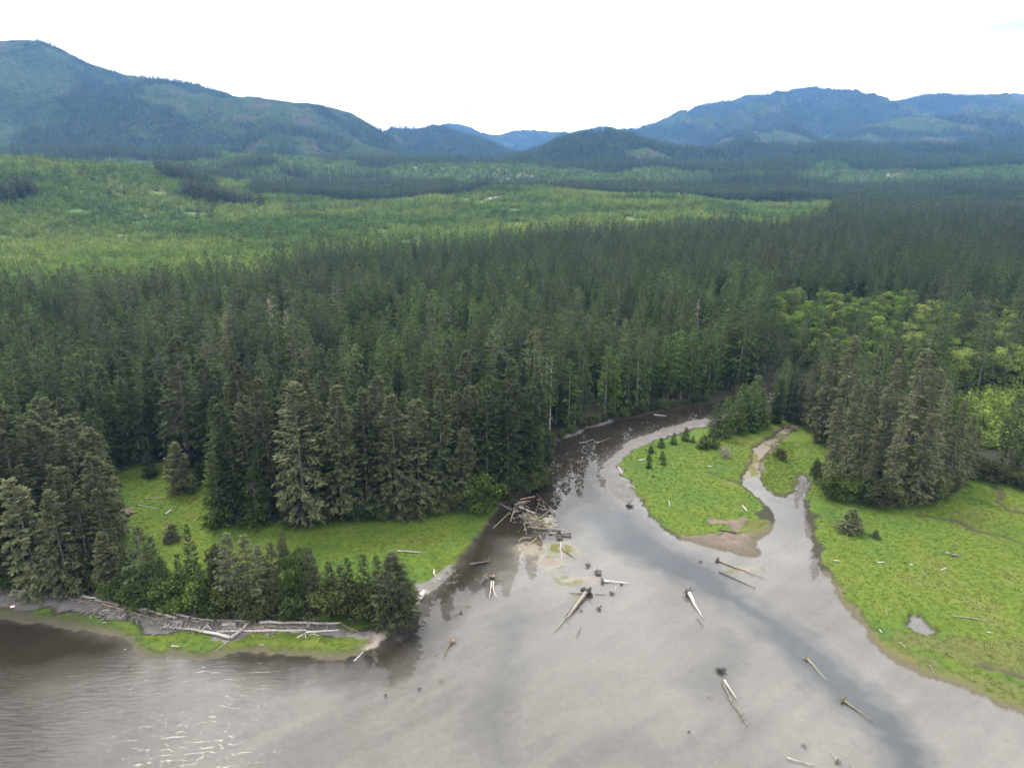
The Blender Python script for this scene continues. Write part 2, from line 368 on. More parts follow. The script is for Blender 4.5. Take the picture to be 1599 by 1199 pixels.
Z_GRASS = [PW(p) for p in (
  [(188, 850), (178, 800), (176, 755), (200, 736), (235, 726), (330, 724), (340, 760), (335, 800), (340, 818), (430, 824), (560, 812), (650, 804), (720, 792), (760, 790), (790, 780), (765, 830), (730, 875), (700, 905), (672, 922), (640, 935), (600, 940), (520, 940), (420, 940), (300, 940), (195, 930)],
  [(-700, 915), (-300, 935), (0, 950), (60, 956), (110, 962), (170, 972), (215, 985), (250, 990), (300, 990), (360, 995), (420, 990), (480, 990), (540, 998), (590, 1003), (560, 1060), (200, 1060), (-300, 990), (-700, 960)],
  [(330, 940), (420, 940), (500, 945), (600, 945), (590, 975), (560, 990), (530, 978), (480, 970), (400, 968), (345, 966)],
  [(1000, 700), (1105, 668), (1225, 655), (1250, 660), (1240, 690), (1240, 760), (1180, 800), (1205, 825), (1175, 838), (1120, 832), (1085, 842), (1040, 850), (1000, 800), (970, 720)],
  [(1180, 760), (1180, 700), (1250, 655), (1300, 690), (1320, 760), (1480, 760), (1500, 725), (1530, 728), (1600, 755), (1700, 770), (2600, 900), (2600, 1600), (1599, 1150), (1380, 1010), (1290, 890), (1262, 780), (1225, 780)])]
Z_GRAVEL = [PW(p) for p in (
  [(930, 735), (965, 700), (1020, 672), (1110, 645), (1180, 632), (1190, 650), (1105, 664), (1040, 685), (985, 706), (968, 722), (975, 745), (990, 775), (985, 800), (950, 780)],
  [(-700, 890), (0, 914), (60, 920), (120, 930), (165, 932), (230, 948), (300, 958), (345, 962), (500, 972), (530, 980), (520, 992), (440, 992), (360, 1000), (290, 990), (245, 985), (205, 978), (160, 966), (110, 958), (50, 951), (0, 946), (-700, 910)],
  [(505, 985), (530, 980), (560, 992), (585, 990), (592, 975), (620, 955), (650, 930), (655, 945), (600, 1010), (580, 1012), (590, 1000), (540, 1000)],
  [(655, 920), (680, 900), (715, 880), (700, 900), (680, 922), (662, 930)],
  [(800, 790), (780, 790), (790, 775), (815, 762), (830, 768)],
  [(860, 700), (900, 676), (960, 655), (962, 660), (900, 684)])]
Z_MUD = [PW(p) for p in (
  [(1050, 835), (1085, 842), (1120, 833), (1150, 836), (1160, 826), (1185, 845), (1210, 860), (1190, 880), (1120, 880)],
  [(1098, 812), (1135, 815), (1160, 806), (1168, 812), (1150, 832), (1140, 822), (1110, 822)],
  [(1165, 750), (1172, 725), (1180, 700), (1225, 664), (1250, 668), (1205, 702), (1190, 725), (1188, 745)])]
Z_STRAW = [PW(p) for p in (
  [(1270, 880), (1300, 905), (1340, 960), (1400, 1015), (1470, 1040), (1599, 1080), (1900, 1180), (1900, 1250), (1599, 1150), (1400, 1060), (1300, 960), (1262, 890)],
  [(1380, 985), (1480, 1000), (1650, 1010), (1900, 1050), (1900, 1120), (1600, 1070), (1470, 1030), (1400, 1010)],
  [(1165, 812), (1212, 818), (1200, 838), (1150, 838)])]
BAY_BED = [PW([(-900, 1000), (60, 1010), (130, 1060), (170, 1130), (180, 1199), (200, 1400), (-900, 1400)])]
BROWN_BED = [PW(p) for p in (
  [(-700, 900), (0, 940), (170, 985), (205, 1000), (190, 1030), (120, 1040), (0, 1060), (-400, 1100)],
  [(330, 1000), (590, 1000), (640, 960), (700, 960), (668, 1010), (610, 1050), (520, 1055), (430, 1048), (330, 1035)],
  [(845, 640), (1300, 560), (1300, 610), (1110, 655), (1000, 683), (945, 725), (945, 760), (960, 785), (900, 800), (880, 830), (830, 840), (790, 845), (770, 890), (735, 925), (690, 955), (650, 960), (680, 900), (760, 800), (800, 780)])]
CHANNEL = [PW(p) for p in (
  [(905, 800), (950, 785), (990, 800), (1050, 850), (1110, 880), (1180, 935), (1260, 990), (1330, 1040), (1400, 1110), (1460, 1199), (1500, 1300), (1450, 1300), (1390, 1199), (1330, 1110), (1250, 1050), (1190, 985), (1100, 925), (1020, 890), (940, 850)],
  [(785, 950), (815, 960), (810, 1040), (790, 1090), (800, 1199), (770, 1199), (740, 1130), (770, 1060), (770, 1000)],
  [(1126, 985), (1140, 985), (1150, 1030), (1120, 1060), (1080, 1075), (1065, 1070), (1110, 1045), (1130, 1020)])]
# bars of gravel and mud that stand out of the shallow water: pixel, radius x, radius y (m), crest height
BARS = [(828, 858, 5.5, 4.5, 0.22), (880, 858, 5.0, 4.0, 0.20), (858, 878, 5.5, 5, 0.06), (826, 805, 3.2, 2.2, 0.22), (845, 815, 6, 6, 0.02), (905, 905, 8, 3.0, 0.02), (1165, 888, 8, 1.6, 0.06)]
BARS_W = [(*U(a, b), c, d, e) for a, b, c, d, e in BARS]
CREEK = PW([(1230, 668), (1205, 690), (1185, 705), (1178, 725), (1172, 742)])

def shore_sd(x, y):
    """signed distance to the waterline (+ on land), nearest bank width and margin id"""
    d, i = polydist(x, y, SHORE_W)
    s = np.where(inpoly(x, y, SHORE_W), -d, d)
    dp, _ = polydist(x, y, POND)
    sp = np.where(inpoly(x, y, POND), -dp, dp)
    use = np.abs(sp) < np.abs(s)
    return np.where(use, np.where(s > 0, sp, s), s), i, use
MARG = {'m': (0.076, 0.064, 0.044), 'g': (0.115, 0.105, 0.096), 's': (0.20, 0.172, 0.145), 'e': (0.036, 0.028, 0.018)}
MARG_C = np.array([MARG[m] for m in SHORE_M])

def hills(x, y):
    fx = np.interp(x, [-4000, -1010, -720, -590, -500, -300], [120, 92, 76, 40, 13, 0])
    z = fx * sstep(620, 1400, y) * (1 - 0.55 * sstep(1500, 2000, y))
    z = z + 26 * np.exp(-((x - 70) / 430) ** 2) * sstep(900, 1500, y) * (1 - sstep(1560, 1900, y))
    rise = sstep(1900, 2450, y)
    z = z + rise * (52 + 16 * np.exp(-((x + 310) / 230) ** 2 - ((y - 2400) / 260) ** 2) + 12 * np.exp(-((x - 1350) / 350) ** 2 - ((y - 2500) / 300) ** 2))
    far = sstep(500, 1100, y)
    z = z + far * (1 + 0.7 * sstep(1300, 2300, y)) * ((fbm(x / 260, y / 260, 5, 3) - 0.5) * 34 + (fbm(x / 70, y / 70, 9, 2) - 0.5) * 7)
    z = z * (1 - 0.6 * sstep(9000, 14000, y))
    return np.maximum(z, -0.0)
def ground_full(x, y, colours=False):
    x = np.asarray(x, float).ravel(); y = np.asarray(y, float).ravel()
    near = (y < 430) & (y > -300) & (np.abs(x) < 480)
    sd = np.full(x.shape, 80.0); si = np.zeros(x.shape, int); pond = np.zeros(x.shape, bool)
    if near.any():
        wx = x[near] + (vnoise(x[near] / 1.7, y[near] / 1.7, 3) - 0.5) * 1.1 + (vnoise(x[near] / 5, y[near] / 5, 4) - 0.5) * 1.2
        wy = y[near] + (vnoise(x[near] / 1.7, y[near] / 1.7, 13) - 0.5) * 1.1 + (vnoise(x[near] / 5, y[near] / 5, 14) - 0.5) * 1.2
        a, b, c = shore_sd(wx, wy)
        sd[near] = a; si[near] = b; pond[near] = c
    outside = ~near & ((y <= -300) | ((y < 60) & (x > -900)))
    sd[outside] = -30
    bw = np.where(pond, 0.8, SHORE_B[si]) * (0.45 + 1.2 * fbm(x / 4.5, y / 4.5, 23, 3))
    land = 0.62 * sstep(0, 1, sd / bw) * np.where(bw > 2.2, 0.65, 1) + 0.10 * np.clip(sd - bw, 0, 6) / 6 + np.clip(sd - 8, 0, 400) * 0.008
    land = land + (fbm(x / 6, y / 6, 21, 3) - 0.5) * 0.30 * np.clip(sd / 3, 0, 1)
    chan = np.zeros(x.shape)
    bed = -0.10 - 0.35 * sstep(0, 9, -sd) - (fbm(x / 9, y / 9, 31, 3) - 0.5) * 0.2
    z = np.where(sd > 0, land, np.minimum(bed, -0.02))
    z = np.where(sd > 0, z + 0.02, z)
    barh = np.full(x.shape, -9.0)
    if near.any():
        xn, yn = x[near], y[near]
        zn = z[near]; bh = np.full(xn.shape, -9.0)
        for bx, by, rx, ry, h in BARS_W:
            q = ((xn - bx) / rx) ** 2 + ((yn - by) / ry) ** 2 + (fbm(xn / 2.2, yn / 2.2, 41, 3) - 0.5) * 1.3
            bh = np.maximum(bh, h - 0.45 * np.clip(q, 0, None))
        dc, _ = polydist(xn, yn, CREEK, closed=False)
        bh = np.maximum(bh, 0.14 - 0.06 * dc + (fbm(xn / 2.5, yn / 2.5, 43, 3) - 0.5) * 0.35)
        zn = np.where(sd[near] < 0.4, np.maximum(zn, bh), zn)
        for tr in TRENCH:
            dt, _ = polydist(xn, yn, tr, closed=False)
            dt = dt + (vnoise(xn / 1.5, yn / 1.5, 51) - 0.5) * 0.9
            zn = np.where(sd[near] > 0.3, zn - 0.5 * (1 - sstep(0.2, 1.3, dt)), zn)
            chan[near] = np.maximum(chan[near], 1 - sstep(0.2, 1.3, dt))
        z[near] = zn; barh[near] = bh
    z = z + hills(x, y)
    if not colours:
        return z
    n = len(x)
    col = np.empty((n, 3)); gr = np.zeros(n)
    col[:] = (0.030, 0.032, 0.018)                       # forest floor
    far = y > 430
    rg = fbm(x / 120, y / 120, 61, 4)
    reg = np.stack([0.045 + 0.05 * rg, 0.085 + 0.055 * rg, 0.022 + 0.012 * rg], 1)
    mr = far & regen_mask(x, y)
    col[mr] = reg[mr]
    tanm = mr & (fbm(x / 35, y / 35, 67, 3) > 0.66)
    col[tanm] = (0.19, 0.165, 0.11)
    if near.any():
        xn, yn = x[near], y[near]
        jx = xn + (fbm(xn / 4, yn / 4, 71, 3) - 0.5) * 5; jy = yn + (fbm(xn / 4, yn / 4, 73, 3) - 0.5) * 5
        c = col[near]; g = gr[near]
        for zp in Z_GRASS:
            g[inpoly(jx, jy, zp)] = 1
        for zp in Z_GRAVEL:
            mm = inpoly(jx, jy, zp); g[mm] = 0; c[mm] = np.array((0.118, 0.108, 0.100))[None] * (0.65 + 0.75 * fbm(xn[mm] / 1.6, yn[mm] / 1.6, 77, 4))[:, None]
        for zp in Z_STRAW:
            mm = inpoly(jx, jy, zp); g[mm] *= 0.42; c[mm] = (0.092, 0.084, 0.030)
        for zp in Z_MUD:
            mm = inpoly(jx, jy, zp); g[mm] = 0; c[mm] = np.array((0.118, 0.092, 0.070))[None] * (0.6 + 0.8 * fbm(xn[mm] / 2.0, yn[mm] / 2.0, 79, 4))[:, None]
        s = sd[near]; bwn = bw[near]
        f = np.clip(1.15 - s / (bwn * 0.8), 0, 1)
        edge = (s > -0.5) & (f > 0)
        mc = np.where(pond[near][:, None], np.array(MARG['e'])[None], MARG_C[si[near]])
        c[edge] = c[edge] * (1 - f[edge])[:, None] + mc[edge] * f[edge][:, None]
        # where grass meets the margin let the earth win
        g = g * (1 - np.where(edge, f ** 0.7, 0))
        ch = chan[near]
        g = g * (1 - 0.9 * ch); c = c * (1 - ch[:, None]) + ch[:, None] * np.array((0.05, 0.042, 0.03))
        # stream bed
        w = s <= 0
        bedc = np.empty((len(xn), 3)); bedc[:] = (0.118, 0.110, 0.103)
        fb = 0.6 * fbm(xn / 14, yn / 14, 81, 4) + 0.4 * fbm((xn * .8 + yn * .6) / 16, (yn * .8 - xn * .6) / 2.6, 83, 4)
        bedc *= (0.55 + 0.9 * fb)[:, None]
        def soft(polys, width):
            r = np.zeros(len(xn))
            for p in polys:
                d, _ = polydist(jx, jy, p)
                r = np.maximum(r, np.where(inpoly(jx, jy, p), sstep(0, width, d) * 0.5 + 0.5, 0.5 - 0.5 * sstep(0, width, d)))
            return r[:, None]
        for pw_, ch_ in zip((0.95, 0.45, 0.6), CHANNEL):
            k = soft([ch_], 3.5) * pw_; bedc = bedc * (1 - k) + k * np.array((0.034, 0.040, 0.048))
        k = soft(BAY_BED, 18.0) * 0.8; bedc = bedc * (1 - k) + k * np.array((0.020, 0.016, 0.010))
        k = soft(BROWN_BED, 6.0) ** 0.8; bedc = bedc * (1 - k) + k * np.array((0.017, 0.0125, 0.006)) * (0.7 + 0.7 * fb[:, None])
        b2 = np.clip((barh[near] + 0.28) / 0.22, 0, 1)[:, None]
        bedc = bedc * (1 - b2) + b2 * np.array((0.165, 0.14, 0.11)) * (0.75 + 0.5 * fb[:, None])
        alg = (b2[:, 0] > 0.3) & (fbm(xn / 3.5, yn / 3.5, 91, 3) > 0.58)
        bedc[alg] = (0.095, 0.095, 0.03)
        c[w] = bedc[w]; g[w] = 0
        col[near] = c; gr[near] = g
    col[outside] = (0.13, 0.118, 0.105)
    return z, col, gr

# regenerating clear-cut (light green) against standing forest (dark), beyond the near valley
def regen_mask(x, y):
    px, _ = project(x, np.maximum(y, 60), 20.0)
    px = px + (fbm(x / 90, y / 90, 101, 3) - 0.5) * 120
    yy = y + (fbm(x / 110, y / 110, 103, 4) - 0.5) * 240 + (fbm(x / 380, y / 380, 105, 2) - 0.5) * 620 * sstep(1250, 1900, y)
    near = np.interp(px, [-500, 0, 230, 430, 600, 800, 900, 1050, 1200, 1280, 1360], [470, 505, 545, 610, 700, 745, 820, 840, 880, 1050, 1700])
    farl = np.where(px < 400, 1900, 1560)
    m = (yy > near) & (yy < farl)
    st = ((px > 226) & (px < 326) & (yy > 1390) & (yy < 1500)) | ((px > 298) & (px < 390) & (yy > 1230) & (yy < 1330)) | ((px > -60) & (px < 30) & (yy > 1040) & (yy < 1130))
    m &= ~st
    m3 = (yy > 2060) & (yy < 2880) & (fbm(x / 260, y / 150, 107, 3) > .55)
    m2 = (yy > 2080) & (yy < 2460) & (((px > 345) & (px < 775)) | ((px > 850) & (px < 1110)) | ((px > 1240) & (px < 1640)))
    m4 = (yy > 950) & (yy < 2060) & (px > 1180) & (fbm(x / 150, y / 110, 109, 3) > .60)
    return m | m2 | m3 | m4
def ground_z(x, y):
    return float(ground_full(np.array([x]), np.array([y]))[0])

# tensor grid, fine around the estuary, coarser outwards
def axis(lo, hi, step, outlo, outhi, growth):
    a = list(np.arange(lo, hi + 1e-6, step))
    s = step; v = a[-1]
    while v < outhi:
        s *= growth; s = min(s, 130); v += s; a.append(v)
    s = step; v = lo; b = []
    while v > outlo:
        s *= growth; s = min(s, 130); v -= s; b.append(v)
    return np.array(b[::-1] + a)
gx = axis(-112, 150, 0.62, -9000, 9000, 1.035)
gy = axis(74, 236, 0.62, -650, 14500, 1.026)
GX, GY = np.meshgrid(gx, gy)
gz, gcol, ggr = ground_full(GX.ravel(), GY.ravel(), True)
nx, ny = len(gx), len(gy)
ii = np.arange(nx * ny).reshape(ny, nx)
Fq = np.stack([ii[:-1, :-1].ravel(), ii[:-1, 1:].ravel(), ii[1:, 1:].ravel(), ii[1:, :-1].ravel()], 1)
gme = build_mesh('ground', np.stack([GX.ravel(), GY.ravel(), gz], 1), Fq, [M_ground], vattr={'grassy': ggr}, vcol={'col': gcol}, smooth=True)
tag(obj('ground', gme), kind='structure', label='flat estuary land rising to logged hills')
wme = build_mesh('water', [(-900, -640, 0), (700, -640, 0), (700, 300, 0), (-900, 300, 0)], [(0, 1, 2, 3)], [M_water])
tag(obj('water', wme), kind='structure', label='shallow river mouth and tidal bay')

# ------------------------------------------------------------------ mountains and far hills
def ridge(name, label, pts, D, front, back, amp, seed, dark=0.6, foot=30.0, nu=260, nv=64):
    P = np.array(pts, float)
    u = np.linspace(P[0, 0], P[-1, 0], nu)
    py = np.interp(u, P[:, 0], P[:, 1])
    dx, dy, dz = ray(u, py)
    cx = dx / dy * D; cz = CAM_Z + dz / dy * D
    cz = cz + (fbm(u / 14, u * 0 + seed, seed, 3) - 0.5) * D * 0.0035
    v = np.concatenate([-np.linspace(1, 0, nv) ** 1.0, np.linspace(0, 1, 16)[1:]])
    UU, VV = np.meshgrid(np.arange(nu), v)
    X = cx[UU]; CZ = np.maximum(cz[UU], foot + 3)
    Y = D + np.where(VV < 0, VV * front, VV * back)
    prof = np.where(VV < 0, (1 - np.abs(VV)) ** 1.25, (1 - VV) ** 1.0)
    rn = 1 - np.abs(2 * fbm(X / 420, Y / 700, seed + 3, 4) - 1) * 2
    rn2 = fbm(X / 120, Y / 160, seed + 9, 3) - 0.5
    env = np.sin(np.clip(np.abs(VV), 0, 1) * math.pi) ** 0.8
    Z = foot + (CZ - foot) * prof + env * (rn * amp * 1.5 + rn2 * amp * 0.9)
    Y = Y + (fbm(X / 500, Y * 0 + seed, seed + 5, 2) - 0.5) * front * 0.25 * env
    Z = np.where(np.abs(VV) > 0.999, -20, Z)
    n = X.size
    k1 = fbm(X / 330 + Z / 200, Y / 520, seed + 21, 4); k2 = fbm(X / 130, Y / 170, seed + 23, 3)
    col = np.empty(X.shape + (3,)); col[:] = (0.036, 0.052, 0.031)
    reg = k1 > dark
    col[reg] = np.stack([0.034 + 0.035 * k2, 0.053 + 0.04 * k2, 0.022 + 0.012 * k2], -1)[reg]
    bare = (k1 > dark + 0.02) & (k2 > 0.64)
    col[bare] = (0.075, 0.067, 0.045)
    col *= (0.8 + 0.4 * k2)[..., None]
    m, w = X.shape
    ii = np.arange(n).reshape(m, w)
    F = np.stack([ii[:-1, :-1].ravel(), ii[:-1, 1:].ravel(), ii[1:, 1:].ravel(), ii[1:, :-1].ravel()], 1)
    me = build_mesh(name, np.stack([X.ravel(), Y.ravel(), Z.ravel()], 1), F, [M_mount], vcol={'col': col.reshape(-1, 3)}, smooth=True)
    tag(obj(name, me), kind='structure', label=label)
    return dict(X=X, Y=Y, Z=Z, reg=reg, v=v, nv=nv)
RIDGES = []
RIDGES.append((ridge('mountain', 'long logged mountainside with blue forest patches', [(-700, 60), (-300, 62), (-100, 70), (0, 66), (40, 63), (62, 64), (85, 72), (112, 86), (150, 104), (200, 118), (225, 122), (250, 124), (310, 133), (340, 142), (365, 151), (400, 153), (430, 158), (480, 164), (510, 167), (540, 182), (570, 200), (600, 211), (640, 240), (680, 262), (720, 275)], 4300, 1900, 1500, 75, 201, dark=0.47), 17))
RIDGES.append((ridge('mountain', 'wooded foothill spur below the logged mountain', [(250, 268), (300, 240), (350, 222), (400, 204), (440, 200), (490, 204), (530, 222), (560, 238), (600, 250), (650, 262)], 3450, 900, 700, 35, 221, dark=0.42), 16))
RIDGES.append((ridge('hill', 'craggy wooded hill in the valley gap', [(560, 262), (590, 225), (604, 208), (612, 201), (640, 202), (668, 201), (676, 195), (692, 196), (715, 208), (745, 218), (770, 226), (805, 243), (850, 262), (880, 272)], 5200, 1200, 900, 50, 231, dark=0.66), 18))
RIDGES.append((ridge('mountain', 'farthest pale blue range in the valley gap', [(560, 240), (640, 205), (700, 194), (735, 199), (752, 210), (770, 215), (800, 207), (830, 206), (870, 210), (905, 207), (945, 198), (975, 203), (995, 211), (1050, 240)], 9000, 1800, 1500, 90, 241, dark=0.7), 0))
RIDGES.append((ridge('mountain', 'tall blue mountain beneath a bank of cloud', [(900, 262), (960, 228), (1000, 210), (1050, 182), (1075, 175), (1100, 167), (1150, 157), (1175, 148), (1200, 149), (1235, 143), (1262, 136), (1285, 138), (1310, 144), (1335, 151), (1365, 156), (1400, 158), (1430, 154), (1460, 149), (1500, 150), (1545, 156), (1600, 160), (1700, 150), (1900, 140), (2300, 150)], 7200, 2600, 1800, 130, 251, dark=0.60), 22))
RIDGES.append((ridge('mountain', 'distant peak behind the right shoulder', [(1480, 175), (1540, 158), (1565, 150), (1585, 145), (1620, 150), (1700, 140), (1900, 160)], 9300, 1600, 1500, 80, 261, dark=0.7), 0))
RIDGES.append((ridge('hill', 'patchy logged ridge on the right', [(1200, 250), (1280, 222), (1330, 206), (1370, 192), (1410, 183), (1450, 181), (1490, 185), (1540, 180), (1600, 172), (1750, 165), (2000, 160), (2300, 170)], 4900, 1300, 1000, 55, 271, dark=0.47), 16))
RIDGES.append((ridge('hill', 'yellowish logged knob', [(1080, 258), (1120, 225), (1150, 206), (1180, 203), (1210, 201), (1235, 196), (1255, 205), (1285, 225), (1330, 248)], 4600, 700, 600, 25, 281, dark=0.33), 15))
RIDGES.append((ridge('hill', 'dark rounded wooded hill in mid valley', [(760, 270), (800, 256), (840, 238), (880, 218), (905, 209), (930, 206), (950, 205), (975, 212), (1000, 224), (1035, 238), (1070, 244), (1100, 238), (1150, 228), (1200, 226), (1260, 230), (1330, 228), (1400, 232), (1480, 228), (1560, 220), (1650, 215), (2000, 205), (2300, 210)], 3500, 900, 800, 32, 291, dark=0.74), 12))
RIDGES.append((ridge('hill', 'low wooded rise at the foot of the mountain', [(250, 285), (330, 272), (400, 264), (470, 266), (540, 262), (580, 256), (640, 254), (700, 252), (760, 256), (820, 262), (900, 266), (1000, 262), (1100, 258), (1250, 255), (1400, 250), (1600, 245), (2000, 240)], 2900, 420, 400, 10, 301, dark=0.56, foot=45), 11))

# ------------------------------------------------------------------ tree meshes
def tube(P, R, sides=7, rng=None, rough=0.0, cap=True):
    """tapered tube along points P with radii R -> V, F(quads)"""
    P = np.asarray(P, float); n = len(P)
    V = []; F = []
    T = np.gradient(P, axis=0) if n > 2 else np.repeat([P[-1] - P[0]], 2, 0)
    ref = np.array([0, 0, 1.0]) if abs(T[0][2]) < 0.8 * np.linalg.norm(T[0]) else np.array([1.0, 0, 0])
    for i in range(n):
        t = T[i] / (np.linalg.norm(T[i]) + 1e-9)
        a = np.cross(ref, t); a /= np.linalg.norm(a) + 1e-9; b = np.cross(t, a)
        for k in range(sides):
            th = 2 * math.pi * k / sides
            r = R[i] * (1 + (rng.uniform(-rough, rough) if rng is not None else 0))
            V.append(P[i] + r * (math.cos(th) * a + math.sin(th) * b))
    for i in range(n - 1):
        for k in range(sides):
            k2 = (k + 1) % sides
            F.append((i * sides + k, i * sides + k2, (i + 1) * sides + k2, (i + 1) * sides + k))
    if cap:
        for i, rev in ((0, True), (n - 1, False)):
            c = len(V); V.append(P[i])
            for k in range(0, sides):
                k2 = (k + 1) % sides
                f = (i * sides + k, i * sides + k2, c, c)
                F.append((f[1], f[0], c, c) if rev else f)
    return np.array(V), np.array(F, int)
def tube_mesh(parts, name, mat):
    """join tubes [(V,F)] of ONE part into a mesh; caps are triangles"""
    V = []; F = []; off = 0
    for v, f in parts:
        V.append(v); F.append(f + off); off += len(v)
    V = np.concatenate(V); F = np.concatenate(F)
    me = bpy.data.meshes.new(name)
    me.from_pydata(V.tolist(), [], [tuple(f) if f[2] != f[3] else tuple(f[:3]) for f in F.tolist()])
    me.materials.append(mat)
    for p in me.polygons:
        p.use_smooth = True
    me.update()
    return me

def kites(base, d, l, w, roll, fold, rng):
    """leaf-spray quads: base (n,3), unit direction d, length l, half width w"""
    n = len(base)
    up = np.tile([0, 0, 1.0], (n, 1))
    s = np.cross(d, up); s /= np.linalg.norm(s, axis=1)[:, None] + 1e-6
    nrm = np.cross(s, d)
    s2 = s * np.cos(roll)[:, None] + nrm * np.sin(roll)[:, None]
    n2 = -s * np.sin(roll)[:, None] + nrm * np.cos(roll)[:, None]
    mid = base + d * (l * 0.5)[:, None] - n2 * (fold * l)[:, None] * 0
    V = np.empty((n, 4, 3))
    V[:, 0] = base
    V[:, 1] = mid + s2 * w[:, None] - n2 * (fold * w)[:, None]
    V[:, 2] = base + d * l[:, None]
    V[:, 3] = mid - s2 * w[:, None] - n2 * (fold * w)[:, None]
    return V.reshape(-1, 3), np.arange(n * 4).reshape(n, 4)

def conifer(seed, H, R, cb, step, nb, nk, kl, kw, power=0.8, droop=0.25, gap=0.25, top=35, low=-12, twig=True, flare=0.35):
    rng = np.random.default_rng(seed)
    zs = np.arange(cb * H, H * 0.985, step)
    zs = zs + rng.uniform(-0.4, 0.4, len(zs)) * step
    Z = np.repeat(zs, nb) + rng.uniform(-0.35, 0.35, len(zs) * nb) * step
    t = np.clip((Z - cb * H) / (H * (1 - cb)), 0, 1)
    az = rng.uniform(0, 2 * math.pi, len(Z))
    Ln = R * (1 - t) ** power * np.minimum(1, 0.55 + t * 3.0) + 0.25
    lob = vnoise(az * 1.3 + seed, Z / 2.6, seed + 7)
    Ln *= (0.62 + 0.62 * lob) * rng.uniform(0.75, 1.12, len(Z))
    keep = (vnoise(az * 1.9 + 5, Z / 1.6, seed + 17) > gap) | (t > 0.8)
    Z, t, az, Ln = Z[keep], t[keep], az[keep], Ln[keep]
    el = np.radians(low + (top - low) * t ** 1.4 + rng.uniform(-8, 8, len(Z)))
    nbh = len(Z)
    def pos(bi, s):
        r = Ln[bi] * s
        zz = Z[bi] + r * np.tan(el[bi]) - droop * Ln[bi] * s * s * (1 - t[bi]) + 0.12 * Ln[bi] * np.clip(s - 0.7, 0, 1) * 2
        return np.stack([r * np.cos(az[bi]), r * np.sin(az[bi]), zz], 1)
    bi = np.repeat(np.arange(nbh), nk)
    s = rng.uniform(0.18, 1.0, len(bi)) ** 0.8
    base = pos(bi, s)
    side = rng.choice([-1, 1], len(bi)) * np.radians(rng.uniform(18, 75, len(bi)))
    tip = rng.uniform(0, 1, len(bi)) < 0.18
    side[tip] = 0; base[tip] = pos(bi[tip], np.full(tip.sum(), 0.86))
    a2 = az[bi] + side
    pit = np.radians(rng.uniform(-48, 4, len(bi))) * (1 - 0.6 * t[bi]) + el[bi] * 0.5
    d = np.stack([np.cos(a2) * np.cos(pit), np.sin(a2) * np.cos(pit), np.sin(pit)], 1)
    l = kl * rng.uniform(0.55, 1.25, len(bi)) * np.clip(0.45 + Ln[bi] / R * 0.8, 0.4, 1.1)
    w = l * kw * rng.uniform(0.7, 1.3, len(bi))
    V, F = kites(base, d, l, w, rng.uniform(-0.5, 0.5, len(bi)), 0.25, rng)
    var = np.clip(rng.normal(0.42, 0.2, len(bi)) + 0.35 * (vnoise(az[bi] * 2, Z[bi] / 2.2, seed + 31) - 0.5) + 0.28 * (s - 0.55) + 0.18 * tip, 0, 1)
    # leader
    m = 10
    lb = np.stack([rng.normal(0, 0.03, m), rng.normal(0, 0.03, m), np.linspace(H * 0.955, H * 0.985, m)], 1)
    la = rng.uniform(0, 6.28, m); lp = np.radians(rng.uniform(35, 88, m))
    V2, F2 = kites(lb, np.stack([np.cos(la) * np.cos(lp), np.sin(la) * np.cos(lp), np.sin(lp)], 1), np.full(m, kl * 0.6), np.full(m, kl * 0.12), rng.uniform(-1, 1, m), 0.2, rng)
    F2 = F2 + len(V); V = np.concatenate([V, V2]); F = np.concatenate([F, F2]); var = np.concatenate([var, np.full(m, 0.6)])
    # trunk
    r0 = max(0.10, H * 0.0125)
    hs = np.linspace(0, 0.97, 8)
    TP = np.stack([rng.normal(0, 0.04, 8) * hs, rng.normal(0, 0.04, 8) * hs, H * hs], 1); TP[0, 2] = -0.8
    TR = r0 * (1 - hs * 0.93) + r0 * flare * np.exp(-hs * 22)
    tv, tf = tube(TP, TR, 7, rng, 0.06)
    parts = [(tv, tf)]
    if twig:   # limbs seen between the sprays
        pick = rng.choice(nbh, min(nbh, 110), replace=False)
        for b in pick:
            bb = np.array([b, b, b]); P = pos(bb, np.array([0.0, 0.5, 0.92]))
            parts.append(tube(P, [0.07, 0.045, 0.015], 3, None, 0, False))
    return V, F, var, parts
def conifer_meshes(nm, *a, bark=None, **k):
    V, F, var, parts = conifer(*a, **k)
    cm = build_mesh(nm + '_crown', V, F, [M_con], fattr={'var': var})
    tm = tube_mesh(parts, nm + '_trunk', bark or M_bark)
    return tm, cm
def joined(nm, V, F, var, parts, leafmat, bark):
    tv = np.concatenate([p[0] for p in parts]); off = 0; tf = []
    for v, f in parts:
        tf.append(f[f[:, 2] != f[:, 3]] + off); off += len(v)
    tf = np.concatenate(tf)
    VV = np.concatenate([V, tv]); FF = np.concatenate([F, tf + len(V)])
    mi = np.concatenate([np.zeros(len(F), int), np.ones(len(tf), int)])
    return build_mesh(nm, VV, FF, [leafmat, bark], matidx=mi, fattr={'var': np.concatenate([var, np.full(len(tf), 0.5)])})

